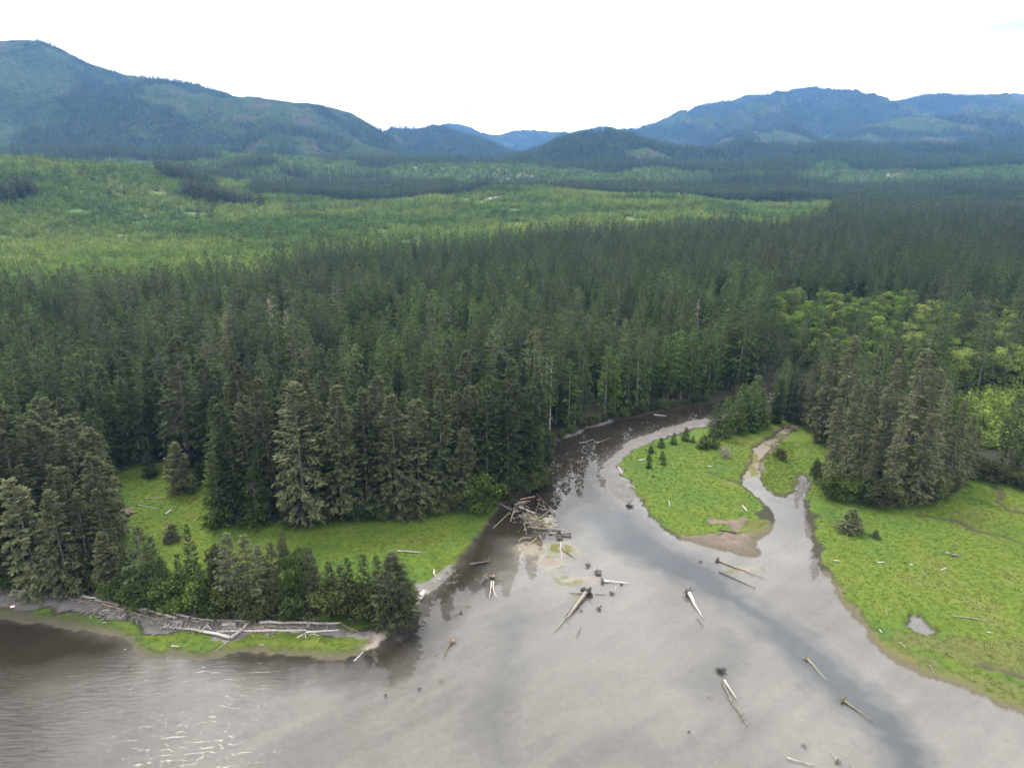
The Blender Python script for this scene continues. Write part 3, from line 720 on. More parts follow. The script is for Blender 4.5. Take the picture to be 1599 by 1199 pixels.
def broadleaf(seed, H, R, nl, leaf, stems=1, low=0.25):
    """branching trunk(s) with leaf faces clustered on many small clumps"""
    rng = np.random.default_rng(seed)
    parts = []; cl = []
    for sidx in range(stems):
        bx = rng.normal(0, 0.10 * R * (stems > 1), 2)
        lean = rng.normal(0, 0.10, 2) + (bx / max(R, 1e-3)) * 0.8
        r0 = H * 0.016 / math.sqrt(stems)
        hs = np.linspace(0, 0.82, 6)
        P = np.stack([bx[0] + lean[0] * H * hs, bx[1] + lean[1] * H * hs, H * hs], 1); P[0, 2] = -0.4
        parts.append(tube(P, r0 * (1.1 - hs), 6, rng, 0.05))
        nlim = max(6, int(16 / stems))
        for q in range(nlim):
            h = rng.uniform(low, 0.80); b = np.array([np.interp(h, hs, P[:, 0]), np.interp(h, hs, P[:, 1]), H * h])
            az = rng.uniform(0, 6.28); ln = R * rng.uniform(0.55, 1.0) * (1 - 0.55 * max(0, (h - 0.35) / 0.65) ** 1.5)
            e = b + np.array([math.cos(az) * ln, math.sin(az) * ln, ln * rng.uniform(0.1, 0.55)])
            mid = (b + e) / 2 + np.array([0, 0, 0.12 * ln])
            parts.append(tube([b, mid, e], [r0 * 0.38, r0 * 0.22, r0 * 0.06], 4, None, 0, False))
            for f in np.linspace(0.45, 1.05, 3):
                cl.append(b + (e - b) * f + rng.normal(0, 0.10 * R, 3) + np.array([0, 0, 0.05 * R]))
        cl.append(P[-1] + [0, 0, 0.08 * H]); cl.append(P[-1])
    cl = np.array(cl)
    ci = rng.integers(0, len(cl), nl)
    rad = R * rng.uniform(0.16, 0.30, len(cl))
    d = rng.normal(0, 1, (nl, 3)); d /= np.linalg.norm(d, axis=1)[:, None]
    pos = cl[ci] + d * (rad[ci] * rng.uniform(0.5, 1.0, nl) ** 0.5)[:, None] * [1.15, 1.15, 0.75]
    pos[:, 2] = np.maximum(pos[:, 2], 0.15)
    dd = d * 0.6 + rng.normal(0, 0.6, (nl, 3)); dd /= np.linalg.norm(dd, axis=1)[:, None]
    l = leaf * rng.uniform(0.6, 1.4, nl)
    V, F = kites(pos, dd, l, l * 0.42, rng.uniform(-1.5, 1.5, nl), 0.2, rng)
    cv = rng.uniform(0.2, 0.75, len(cl))
    var = np.clip(cv[ci] + rng.normal(0, 0.14, nl), 0, 1)
    return V, F, var, parts
def broad_meshes(nm, *a, leafmat=None, bark=None, **k):
    V, F, var, parts = broadleaf(*a, **k)
    return tube_mesh(parts, nm + '_trunk', bark or M_pale), build_mesh(nm + '_crown', V, F, [leafmat or M_leaf], fattr={'var': var})

# unit heights used when scaling: every proto has a stated height
NEAR = []      # (trunk, crown, H)
for i, (H, R, cb, pw, dr, gp) in enumerate([(34, 6.6, 0.05, 0.78, 0.30, 0.22), (36, 5.8, 0.06, 0.72, 0.26, 0.18), (33, 7.2, 0.04, 0.72, 0.34, 0.24),
                                            (35, 5.4, 0.06, 0.68, 0.24, 0.20), (32, 6.2, 0.05, 0.62, 0.30, 0.26)]):
    t_, c_ = conifer_meshes('spruce', 11 + i, H, R, cb, 0.54, 7, 22, 1.15, 0.20, power=pw, droop=dr, gap=gp)
    NEAR.append((t_, c_, H))
TALLB = []     # river-bank trees with bare lower trunks
for i in range(2):
    t_, c_ = conifer_meshes('bare_trunk_spruce', 41 + i, 31, 3.2, 0.42 + 0.1 * i, 0.5, 6, 10, 0.95, 0.19, power=0.62, droop=0.22, gap=0.3, bark=M_spar)
    TALLB.append((t_, c_, 31))
OPEN = []
for i, (H, R) in enumerate([(35, 5.0), (34, 5.4), (33, 4.6)]):
    t_, c_ = conifer_meshes('open_spruce', 45 + i, H, R, 0.08, 0.56, 7, 19, 1.1, 0.19, power=0.76, droop=0.32, gap=0.24, bark=M_bark)
    OPEN.append((t_, c_, H))
PLANT = []     # narrower closed-stand trees
for i, (H, R, cb) in enumerate([(28, 3.6, 0.15), (28, 3.2, 0.18), (29, 4.0, 0.12)]):
    t_, c_ = conifer_meshes('plantation_spruce', 51 + i, H, R, cb, 0.55, 6, 10, 0.95, 0.20, power=0.62, droop=0.20, gap=0.18, top=42)
    PLANT.append((t_, c_, H))
YOUNG = []
for i, (H, R) in enumerate([(9, 2.6), (10, 2.9), (9, 3.1)]):
    t_, c_ = conifer_meshes('young_spruce', 61 + i, H, R, 0.02, 0.30, 7, 12, 0.66, 0.20, power=0.75, droop=0.16, gap=0.12, top=38, twig=False)
    YOUNG.append((t_, c_, H))
MEDIUM = []
for i, (H, R) in enumerate([(16, 3.9), (17, 4.3), (15, 4.4)]):
    t_, c_ = conifer_meshes('medium_spruce', 65 + i, H, R, 0.02, 0.38, 7, 15, 0.80, 0.19, power=0.72, droop=0.20, gap=0.16, top=38)
    MEDIUM.append((t_, c_, H))
ALDER = []
for i in range(3):
    t_, c_ = broad_meshes('alder', 71 + i, 14, 4.6, 5600, 0.42)
    ALDER.append((t_, c_, 14))
SHRUB = []
for i in range(3):
    t_, c_ = broad_meshes('shrub', 81 + i, 5, 2.9, 3600, 0.33, stems=4, low=0.08)
    SHRUB.append((t_, c_, 5))
def snag_meshes(seed, H):
    rng = np.random.default_rng(seed)
    hs = np.linspace(0, 1, 9)
    P = np.stack([np.cumsum(rng.normal(0, 0.05, 9)), np.cumsum(rng.normal(0, 0.05, 9)), hs * H], 1); P[0, 2] = -0.6
    tr = tube_mesh([tube(P, 0.30 * (1.05 - hs), 7, rng, 0.08)], 'snag_trunk', M_grey)
    bs = []; kb = []; kd = []
    for q in range(60):
        h = rng.uniform(0.30, 0.99); az = rng.uniform(0, 6.28); ln = (1.05 - h) * 4.2 * rng.uniform(0.4, 1.1) + 0.4
        b = np.array([np.interp(h, hs, P[:, 0]), np.interp(h, hs, P[:, 1]), h * H])
        e = b + np.array([math.cos(az) * ln, math.sin(az) * ln, -0.10 * ln])
        bs.append(tube([b, (b + e) / 2 + [0, 0, 0.1 * ln], e], [0.07, 0.05, 0.015], 4, None, 0, False))
        for r in range(7):
            f = rng.uniform(0.35, 1); kb.append(b + (e - b) * f); a2 = az + rng.uniform(-1, 1); p2 = rng.uniform(-1.2, 0.1)
            kd.append((math.cos(a2) * math.cos(p2), math.sin(a2) * math.cos(p2), math.sin(p2)))
    n = len(kb)
    V, F = kites(np.array(kb), np.array(kd), rng.uniform(0.4, 0.9, n), rng.uniform(0.02, 0.06, n), rng.uniform(-1, 1, n), 0.1, rng)
    br = tube_mesh(bs, 'snag_branches', M_grey)
    cr = build_mesh('snag_twigs', V, F, [M_dead], fattr={'var': rng.uniform(0, 1, n)})
    return tr, br, cr
SNAG = [snag_meshes(91 + i, 26) for i in range(2)]

n_trees = 0
def place_tree(proto, kind, x, y, H, tint, label, cat, group, rng, wide=1.0, names=('trunk', 'crown'), z=None):
    t_, c_, h0 = proto
    z = ground_z(x, y) if z is None else z
    e = obj(kind, None, loc=(x, y, z - 0.05), rz=rng.uniform(0, 6.28))
    e.empty_display_size = 0.5
    s = H / h0
    e.scale = (s * wide, s * wide, s)
    lean = 0.02
    e.rotation_euler[0] = rng.gauss(0, lean); e.rotation_euler[1] = rng.gauss(0, lean)
    tag(e, label, cat, group)
    a = obj(names[0], t_, e); b = obj(names[1], c_, e)
    a['tint'] = float(tint); b['tint'] = float(tint)
    return e

# ------------------------------------------------------------------ where trees stand
NO_TREE = [PW(p) for p in (
  [(-900, 905), (-300, 905), (0, 916), (80, 926), (150, 930), (200, 938), (260, 950), (330, 958), (480, 962), (600, 964), (640, 955), (665, 935), (800, 1000), (600, 1200), (-900, 1200)],
  [(188, 935), (182, 850), (176, 800), (172, 755), (198, 734), (235, 724), (335, 722), (345, 770), (335, 810), (345, 820), (430, 826), (560, 813), (650, 806), (720, 794), (770, 790), (830, 775), (760, 850), (690, 920), (655, 950), (600, 970), (260, 960)],
  [(925, 740), (1000, 678), (1105, 640), (1200, 650), (1262, 655), (1285, 690), (1290, 700), (1420, 735), (1490, 735), (1520, 728), (1560, 750), (1620, 762), (1800, 800), (2600, 900), (2600, 1700), (1500, 1500), (1100, 900), (960, 820)])]
Z_ALDER = [(1395, 560), (1410, 530), (1450, 508), (1500, 500), (1620, 490), (2000, 480), (2000, 620), (1600, 614), (1500, 612), (1440, 600)]
Z_MIXED = [(1195, 470), (1330, 462), (1420, 480), (1420, 560), (1340, 590), (1215, 610)]
Z_BRIGHT = [(1475, 640), (1540, 618), (1599, 612), (2000, 620), (2000, 735), (1620, 722), (1530, 705), (1490, 690)]
rngN = np.random.default_rng(2024)
def strat(d0, d1, s0, s1, wide=0.93):
    """jittered rows of candidate points between distances d0 and d1, spacing s0..s1"""
    xs = []; ys = []; d = d0
    while d < d1:
        s = s0 + (s1 - s0) * (d - d0) / (d1 - d0)
        w = d * wide + 40
        x = np.arange(-w, w, s); x = x + rngN.uniform(-0.42, 0.42, len(x)) * s
        xs.append(x); ys.append(np.full(len(x), d) + rngN.uniform(-0.42, 0.42, len(x)) * s)
        d += s
    return np.concatenate(xs), np.concatenate(ys)

# hand-placed trees: photo pixel of the base, pixel row of the top, proto, tint, width, label
SP_L = 'grey green spruce with drooping boughs in the shore clump above the gravel beach'
SP_M = 'large spruce on the forest edge behind the left meadow'
SP_C = 'lichen draped spruce in the stand on the right meadow'
HERO = [
 # shore clump on the left
 (-40, 905, 620, 'n0', .16, 1.0, SP_L, 'spruces in the left shore clump'), (8, 908, 640, 'n2', .18, 1.0, SP_L, 'spruces in the left shore clump'), (50, 880, 612, 'n1', .20, 1.15, SP_L, 'spruces in the left shore clump'),
 (95, 868, 655, 'n2', .14, 1.1, SP_L, 'spruces in the left shore clump'), (140, 850, 652, 'n4', .12, 1.15, SP_L, 'spruces in the left shore clump'), (28, 916, 745, 'n3', .22, 1.1, SP_L, 'spruces in the left shore clump'),
 (66, 922, 740, 'n4', .06, 1.05, SP_L, 'spruces in the left shore clump'), (112, 927, 762, 'n2', .11, 1.0, SP_L, 'spruces in the left shore clump'), (128, 905, 725, 'n0', .16, 1.0, SP_L, 'spruces in the left shore clump'),
 (178, 930, 828, 'n3', .0, 1.5, 'pale lichen covered slender spruce at the edge of the gravel beach', None), (168, 880, 770, 'n1', .16, 1.2, SP_L, 'spruces in the left shore clump'),
 (-80, 880, 590, 'n1', .16, 1.0, SP_L, 'spruces in the left shore clump'), (20, 850, 590, 'n4', .18, 1.0, SP_L, 'spruces in the left shore clump'),
 # around the clearing
 (285, 768, 692, 'y1', .10, 1.25, 'dark bushy young spruce alone in the left clearing', None), (236, 745, 708, 'y0', .25, 1.3, 'low green young spruce at the back of the left clearing', None), (312, 756, 722, 'y2', .30, 1.1, 'small young spruce beside the dark bushy one in the clearing', None),
 (348, 817, 705, 'y0', .45, 1.0, 'fresh green young spruce at the corner of the left meadow', None), (402, 821, 733, 'y1', .48, 1.05, 'smaller fresh green young spruce beside the meadow corner', None), (375, 812, 690, 'y2', .30, .95, 'dark young spruce between two fresh green ones by the meadow', None),
 (215, 722, 545, 'n0', .24, .95, SP_M, 'spruces on the meadow forest edge'), (298, 728, 525, 'n2', .20, 1.0, SP_M, 'spruces on the meadow forest edge'), (180, 728, 570, 'n1', .26, 1.0, SP_M, 'spruces on the meadow forest edge'), (255, 712, 560, 'n3', .28, 1.0, SP_M, 'spruces on the meadow forest edge'),
 (345, 745, 560, 'n4', .24, 1.0, SP_M, 'spruces on the meadow forest edge'), (395, 775, 565, 'n1', .15, 1.0, SP_M, 'spruces on the meadow forest edge'), (430, 800, 590, 'n0', .14, .9, SP_M, 'spruces on the meadow forest edge'),
 (478, 818, 598, 'n2', .09, 1.0, 'tall layered spruce with pale lichened boughs reaching down to the left meadow', None), (535, 810, 600, 'n1', .17, 1.0, SP_M, 'spruces on the meadow forest edge'), (575, 803, 610, 'n3', .20, 1.1, SP_M, 'spruces on the meadow forest edge'),
 (622, 806, 612, 'n0', .07, 1.05, 'broad pale spruce with two tops at the meadow edge', None), (655, 800, 625, 'n4', .14, 1.0, SP_M, 'spruces on the meadow forest edge'), (690, 792, 605, 'n1', .22, .95, SP_M, 'spruces on the meadow forest edge'),
 (722, 792, 668, 'n4', .03, 1.0, 'shorter pale lichened spruce with a visible trunk above the bright bush', None), (760, 772, 600, 'n3', .28, 1.0, SP_M, 'spruces on the meadow forest edge'), (795, 768, 590, 'n0', .26, .9, SP_M, 'spruces on the meadow forest edge'), (828, 758, 600, 'n1', .32, 1.0, SP_M, 'spruces on the meadow forest edge'),
 (500, 800, 575, 'n3', .22, 1.0, SP_M, 'spruces on the meadow forest edge'), (595, 790, 585, 'n2', .2, .9, SP_M, 'spruces on the meadow forest edge'), (845, 735, 595, 'n3', .34, 1.0, SP_M, 'spruces on the meadow forest edge'),
 # stand on the right meadow
 (1296, 768, 622, 'o0', 0.00, .85, SP_C, 'spruces in the right meadow stand'), (1336, 766, 600, 'o1', 0.00, .8, SP_C, 'spruces in the right meadow stand'), (1372, 752, 560, 'o1', 0.02, .85, SP_C, 'spruces in the right meadow stand'),
 (1405, 770, 545, 'o0', .05, 1.0, 'tallest spruce of the right meadow stand with a bare bleached top', None), (1428, 774, 572, 'o1', 0.00, .9, SP_C, 'spruces in the right meadow stand'), (1450, 762, 595, 'o0', 0.05, .8, SP_C, 'spruces in the right meadow stand'),
 (1318, 745, 590, 'o1', 0.06, .8, SP_C, 'spruces in the right meadow stand'), (1388, 785, 650, 'o2', 0.04, .9, SP_C, 'spruces in the right meadow stand'), (1425, 788, 640, 'o1', 0.02, 1.05, SP_C, 'spruces in the right meadow stand'), (1352, 785, 690, 'o0', 0.06, .9, SP_C, 'spruces in the right meadow stand'),
 (1478, 765, 625, 'o0', 0.06, .85, SP_C, 'spruces in the right meadow stand'), (1498, 758, 648, 'o0', 0.09, 1.0, SP_C, 'spruces in the right meadow stand'), (1512, 748, 668, 'o1', .03, 1.0, 'pale thin spruce at the end of the right meadow stand', None),
 (1288, 690, 528, 'o1', 0.04, .95, SP_C, 'spruces in the right meadow stand'), (1310, 705, 520, 'o1', 0.03, .9, SP_C, 'spruces in the right meadow stand'), (1262, 672, 545, 'o0', 0.11, .8, SP_C, 'spruces in the right meadow stand'), (1345, 715, 545, 'o2', 0.09, .75, SP_C, 'spruces in the right meadow stand'), (1385, 720, 535, 'o0', 0.10, .8, SP_C, 'spruces in the right meadow stand'), (1425, 725, 545, 'o1', 0.09, .85, SP_C, 'spruces in the right meadow stand'),
 # clump between gravel bar and side creek
 (1170, 672, 597, 'y0', .64, 1.0, 'young spruce in the clump between gravel bar and creek', 'young spruces by the gravel bar'), (1150, 677, 612, 'y1', .64, 1.0, 'young spruce in the clump between gravel bar and creek', 'young spruces by the gravel bar'), (1130, 683, 622, 'y2', .64, 1.0, 'young spruce in the clump between gravel bar and creek', 'young spruces by the gravel bar'),
 (1187, 668, 608, 'y1', .64, 1.0, 'young spruce in the clump between gravel bar and creek', 'young spruces by the gravel bar'), (1116, 680, 628, 'y0', .55, 1.0, 'young spruce in the clump between gravel bar and creek', 'young spruces by the gravel bar'), (1160, 664, 610, 'y2', .64, 1.0, 'young spruce in the clump between gravel bar and creek', 'young spruces by the gravel bar'), (1140, 668, 618, 'y0', .64, 1.0, 'young spruce in the clump between gravel bar and creek', 'young spruces by the gravel bar'),
 (1178, 660, 588, 'y2', .60, 1.0, 'young spruce in the clump between gravel bar and creek', 'young spruces by the gravel bar'), (1156, 668, 600, 'y1', .62, 1.0, 'young spruce in the clump between gravel bar and creek', 'young spruces by the gravel bar'),
 (1112, 698, 662, 'y2', .38, 1.2, 'small young spruce on the meadow in front of the clump', 'small spruces before the dark clump'), (1098, 700, 680, 'y1', .36, 1.7, 'small young spruce on the meadow in front of the clump', 'small spruces before the dark clump'),
 (1210, 660, 590, 'n3', .30, 1.2, 'dark spruce behind the head of the side creek', 'spruces behind the side creek'), (1232, 656, 580, 'n0', .30, 1.1, 'dark spruce behind the head of the side creek', 'spruces behind the side creek'), (1248, 662, 600, 'n2', .26, 1.1, 'dark spruce behind the head of the side creek', 'spruces behind the side creek'),
 # little spruces along the gravel bar
 (1070, 687, 667, 'y0', .42, 1.2, 'low spruce beside the long gravel bar', 'low spruces along the gravel bar'), (1052, 692, 675, 'y1', .42, 1.2, 'low spruce beside the long gravel bar', 'low spruces along the gravel bar'), (1032, 697, 682, 'y2', .42, 1.3, 'low spruce beside the long gravel bar', 'low spruces along the gravel bar'), (1016, 706, 694, 'y0', .45, 1.5, 'low spruce beside the long gravel bar', 'low spruces along the gravel bar'),
 (1014, 718, 706, 'y1', .42, 1.4, 'low spruce beside the long gravel bar', 'low spruces along the gravel bar'), (1034, 716, 703, 'y2', .40, 1.2, 'low spruce beside the long gravel bar', 'low spruces along the gravel bar'), (1013, 730, 718, 'y0', .40, 1.4, 'low spruce beside the long gravel bar', 'low spruces along the gravel bar'), (1035, 725, 713, 'y1', .38, 1.3, 'low spruce beside the long gravel bar', 'low spruces along the gravel bar'), (1082, 690, 680, 'y2', .38, 1.3, 'low spruce beside the long gravel bar', 'low spruces along the gravel bar'),
 # spit
 (615, 968, 862, 'y1', .16, 1.5, 'round dark spruce at the tip of the spit above its reflection', None), (592, 950, 868, 'y0', .36, .8, 'slim green spruce on the spit beside the tip tree', 'slim spruces near the spit tip'), (570, 952, 866, 'y2', .36, .7, 'slim green spruce on the spit beside the tip tree', 'slim spruces near the spit tip'), (548, 950, 872, 'y0', .34, .7, 'slim green spruce on the spit beside the tip tree', 'slim spruces near the spit tip'),
 (232, 945, 822, 'y2', .26, .95, 'wide layered spruce on the spit behind the driftwood berm', None), (290, 950, 865, 'y0', .40, .7, 'narrow dark spruce in the middle of the spit', None), (310, 925, 818, 'y1', .40, .55, 'thin spindly spruce standing over the spit thicket', None), (322, 957, 880, 'y2', .46, .8, 'fresh young spruce in the spit thicket', 'young spruces in the spit thicket'),
 (372, 955, 832, 'y1', .12, .9, 'broad greyish spruce in the spit thicket', 'greyish spruces in the spit thicket'), (412, 957, 850, 'y0', .10, .9, 'broad greyish spruce in the spit thicket', 'greyish spruces in the spit thicket'), (520, 955, 878, 'y2', .22, .9, 'greyish spruce on the spit near the white log', None), (205, 940, 850, 'y0', .40, .8, 'fresh young spruce in the spit thicket', 'young spruces in the spit thicket'),
 (262, 946, 868, 'y1', .46, .8, 'fresh young spruce in the spit thicket', 'young spruces in the spit thicket'), (346, 945, 850, 'y0', .2, .8, 'broad greyish spruce in the spit thicket', 'greyish spruces in the spit thicket'), (640, 955, 905, 'y2', .3, 1.0, 'small spruce leaning over the water at the spit tip', None),
 (1327, 830, 795, 'y1', .10, 2.0, 'dark round spruce bush alone on the right meadow', None), (1366, 840, 828, 'y2', .10, 1.8, 'tiny dark spruce beside the round one on the right meadow', None),
 (270, 843, 818, 'y0', .12, 1.9, 'small dark spruce bush in the meadow behind the spit', None), (442, 868, 828, 'y1', .14, 1.1, 'dark young spruce on the meadow behind the spit thicket', None),
]
def forest_label(p, q, Ht, ti, broad, where):
    hue = 'pale lichened' if ti < .17 else 'grey green' if ti < .25 else 'dark green' if ti < .40 else 'fresh green'
    size = 'very tall' if Ht > 33.2 else 'tall' if Ht > 30 else 'medium' if Ht > 26.5 else 'shorter'
    return '%s %s %s spruce %s' % (size, 'broad' if broad else 'slender', hue, where)
def alder_label(H, ti, wd, where):
    hue = 'leaf green' if ti < .64 else 'light green' if ti < .76 else 'yellow green' if ti < .88 else 'pale creamy green'
    return '%s %s %s alder %s' % ('tall' if H > 16 else 'medium' if H > 14 else 'low', 'spreading' if wd > 1.05 else 'narrow', hue, where)
def where_of(p, q):
    if p < 185:
        return ('just behind the shore clump' if q > 800 else 'well back in the shore clump' if q > 735 else 'in the woods west of the clearing')
    if p < 345: return 'in the dense forest behind the clearing' if q > 690 else 'deep in the forest beyond the clearing'
    if p < 500: return 'in the forest behind the meadow corner' if q > 730 else 'deep in the forest beyond the meadow corner'
    if p < 660: return 'in the forest behind mid meadow' if q > 730 else 'deep in the forest beyond the left meadow'
    if p < 860: return 'in the forest above the bright bush' if q > 700 else 'deep in the forest behind the log jam'
    return 'in the forest above the river bend'
PROTO = {}
for i, p in enumerate(NEAR): PROTO['n%d' % i] = (p, 'spruce_tree')
for i, p in enumerate(OPEN): PROTO['o%d' % i] = (p, 'spruce_tree')
for i, p in enumerate(YOUNG): PROTO['y%d' % i] = (p, 'young_spruce')
rpy = random.Random(7)
TAKEN = []
n_con = 0
for bx, by, ty, pk, ti, wd, lab, grp in HERO:
    x, y = U(bx, by, 0.7)
    Ht = height_at(bx, ty, y) - 0.7
    if lab == SP_M:
        lab = forest_label(bx, by, Ht, ti, True, 'on the forest edge ' + ('behind the clearing' if bx < 350 else 'left of the tall layered spruce' if bx < 470 else 'right of the layered spruce' if bx < 615 else 'right of the two topped spruce' if bx < 720 else 'above the log jam'))
    elif lab == SP_L:
        lab = forest_label(bx, by, Ht, ti, wd >= 1.05, 'in the shore clump ' + ('right at the gravel beach' if by > 900 else 'a row behind the beach' if by > 860 else 'on its clearing side'))
    elif lab == SP_C:
        lab = forest_label(bx, by, Ht, ti, wd >= .85, 'of the right meadow stand ' + ('beside the creek pool' if bx < 1330 and by > 740 else 'in its front row' if by > 780 else 'in its back row' if by < 730 else 'next to its tallest tree' if bx < 1460 else 'at its eastern end'))
    pr_ = MEDIUM[int(pk[1])] if pk[0] == 'y' and Ht > 7.5 else PROTO[pk][0]
    place_tree(pr_, PROTO[pk][1], x, y, Ht, ti, lab, 'tree', grp, rpy, wd)
    TAKEN.append((x, y, max(1.5, Ht * 0.12))); n_con += 1

# snags
for (bx, by, ty, k, lab) in ((433, 600, 470, 0, 'bleached bare snag rising out of the dense forest'), (456, 600, 490, 1, 'shorter bare snag next to the bleached one in the forest'),
                             (672, 560, 462, 1, 'grey broken snag deep in the dense forest'), (936, 560, 500, 0, 'pale dead spar among the forest above the river'), (1402, 742, 600, 0, 'bleached dead spar in the stand on the right meadow'),
                             (250, 600, 500, 1, 'grey dead top among the spruces behind the clearing'), (705, 560, 480, 0, 'thin dead spar right of the grey broken snag'), (1085, 560, 470, 1, 'lone dead spar in the forest above the far river bend'), (560, 640, 540, 0, 'grey dead spruce behind the two topped spruce'), (1440, 600, 520, 1, 'dead spar at the edge of the alder grove')):
    x, y = U(bx, by, 1.0); Ht = height_at(bx, ty, y)
    e = obj('snag', None, loc=(x, y, ground_z(x, y)), rz=rpy.uniform(0, 6)); e.scale = (Ht / 26,) * 3
    tr, br, cr = SNAG[k]
    obj('trunk', tr, e); tag(obj('branches', br, e), kind='stuff'); q = obj('twigs', cr, e); q['tint'] = 0.5; q['kind'] = 'stuff'
    tag(e, lab, 'dead tree'); TAKEN.append((x, y, 3.0))
for (bx, by, ty, lab) in ((1357, 750, 688, 'tall broken grey trunk in the right meadow stand'), (1347, 757, 726, 'short broken grey trunk beside the taller one in the stand')):
    x, y = U(bx, by, 0.7); Ht = height_at(bx, ty, y)
    rg = np.random.default_rng(int(bx)); hs = np.linspace(0, 1, 6)
    P = np.stack([rg.normal(0, .06, 6), rg.normal(0, .06, 6), hs * Ht], 1); P[0, 2] = -.5
    v, f = tube(P, 0.55 * (1 - .35 * hs), 8, rg, 0.1)
    o = obj('broken_trunk', tube_mesh([(v, f)], 'broken_trunk', M_grey), loc=(x, y, ground_z(x, y)))
    tag(o, lab, 'dead tree')

# candidate points of the near forest
fx, fy = strat(120, 470, 5.9, 6.6)
ppx, ppy = project(fx, fy, 0.8)
ok = np.ones(len(fx), bool)
for zp in NO_TREE:
    ok &= ~inpoly(fx, fy, zp)
sd_, _, _ = shore_sd(fx, fy)
ok &= sd_ > 3.0
T = np.array(TAKEN)
for tx, ty_, tr in TAKEN:
    ok &= np.hypot(fx - tx, fy - ty_) > tr
fx, fy, ppx, ppy, sd_ = fx[ok], fy[ok], ppx[ok], ppy[ok], sd_[ok]
gapn = fbm(fx / 11, fy / 11, 171, 2)
alder = inpoly(ppx, ppy, Z_ALDER) & (rngN.uniform(0, 1, len(fx)) < 0.64)
mixed = inpoly(ppx, ppy, Z_MIXED) & (rngN.uniform(0, 1, len(fx)) < 0.38)
bright = inpoly(ppx, ppy, Z_BRIGHT)
lowz = (ppx > 1195) & (ppx < 1450) & (ppy > 470) & (ppy < 655)
drop = (((ppx > 1465) & (ppy > 600) & (ppy < 740) & (rngN.uniform(0, 1, len(fx)) < 0.78)) | (lowz & (rngN.uniform(0, 1, len(fx)) < 0.42)) | ((ppx > 1255) & (ppx < 1470) & (ppy >= 655) & (ppy < 720) & (rngN.uniform(0, 1, len(fx)) < 0.6)) | ((gapn < .37) & (ppx < 1130) & (sd_ > 12) & (ppy < 700))) & ~mixed
con = ~(alder | mixed | bright | drop)
inview = (np.abs(ppx - 799.5) < 830)
dist = np.hypot(fx, fy)
LEFT_G = 'spruces behind the left shore clump'
FOREST_G = 'spruces in the dense forest west of the river'
# ---- the nearest conifers as single trees
ci = np.where(con & inview)[0]
ci = ci[np.argsort(dist[ci])][:max(0, 300 - n_con)]
single = np.zeros(len(fx), bool); single[ci] = True
zs_ = ground_full(fx, fy)
for i in ci:
    x, y = fx[i], fy[i]; p, q = ppx[i], ppy[i]
    bank = sd_[i] < 14 and 840 < p < 1125
    if bank:
        pr = TALLB[rpy.randrange(2)]; Ht = rpy.uniform(25, 32); ti = rpy.uniform(.40, .56)
        lab, grp = 'slender spruce with a bare lower trunk on the river bank', 'bare trunked spruces on the river bank'
    elif p > 1130:
        pr = NEAR[rpy.randrange(5)]; Ht = (rpy.uniform(17, 26) if 470 < q < 655 else rpy.uniform(24, 31)) if p < 1440 else rpy.uniform(13, 21); ti = rpy.uniform(.12, .36)
        lab, grp = forest_label(p, q, Ht, ti, True, 'in woods behind the right meadow stand' if p < 1500 else 'at the wood edge beyond the right meadow'), 'spruces in the woods behind the right meadow'
    elif p < 185 and q > 735:
        pr = NEAR[rpy.randrange(5)]; Ht = rpy.uniform(25, 33); ti = rpy.uniform(.12, .26)
        lab, grp = forest_label(p, q, Ht, ti, True, where_of(p, q)), LEFT_G
    else:
        old = rpy.random() < 0.62
        pr = NEAR[rpy.randrange(5)] if old else PLANT[rpy.randrange(3)]
        Ht = rpy.uniform(27, 36) if old else rpy.uniform(24, 30); ti = rpy.uniform(.14, .34) if old else rpy.uniform(.28, .55)
        lab, grp = forest_label(p, q, Ht, ti, old, where_of(p, q)), FOREST_G
    place_tree(pr, 'spruce_tree', x, y, Ht, ti, lab, 'tree', grp, rpy, rpy.uniform(.8, 1.0), z=zs_[i])
# ---- broadleaf trees as single trees
bi_ = np.where((alder | mixed) & inview)[0]
bi_ = bi_[np.argsort(dist[bi_])][:260]
for i in bi_:
    single[i] = True
    mx = mixed[i] and not alder[i]
    h9 = rpy.uniform(12, 18); t9 = rpy.uniform(.50, .85) if mx else rpy.uniform(.62, 1.0); w9 = rpy.uniform(.85, 1.25)
    place_tree(ALDER[rpy.randrange(3)], 'alder_tree', fx[i], fy[i], h9, t9,
               alder_label(h9, t9, w9, 'among dark spruces beyond the side creek' if ppx[i] < 1290 else 'among dark spruces behind the meadow stand') if mx else alder_label(h9, t9, w9, 'in the leafy grove ' + ('at its edge by the spruces' if ppx[i] < 1470 else 'above the bright regrowth' if ppy[i] > 565 else 'below the dark timber' if ppy[i] < 520 else 'in its middle')), 'tree',
               'alders among dark spruces' if mx else 'alders in the pale grove', rpy, w9, z=zs_[i])
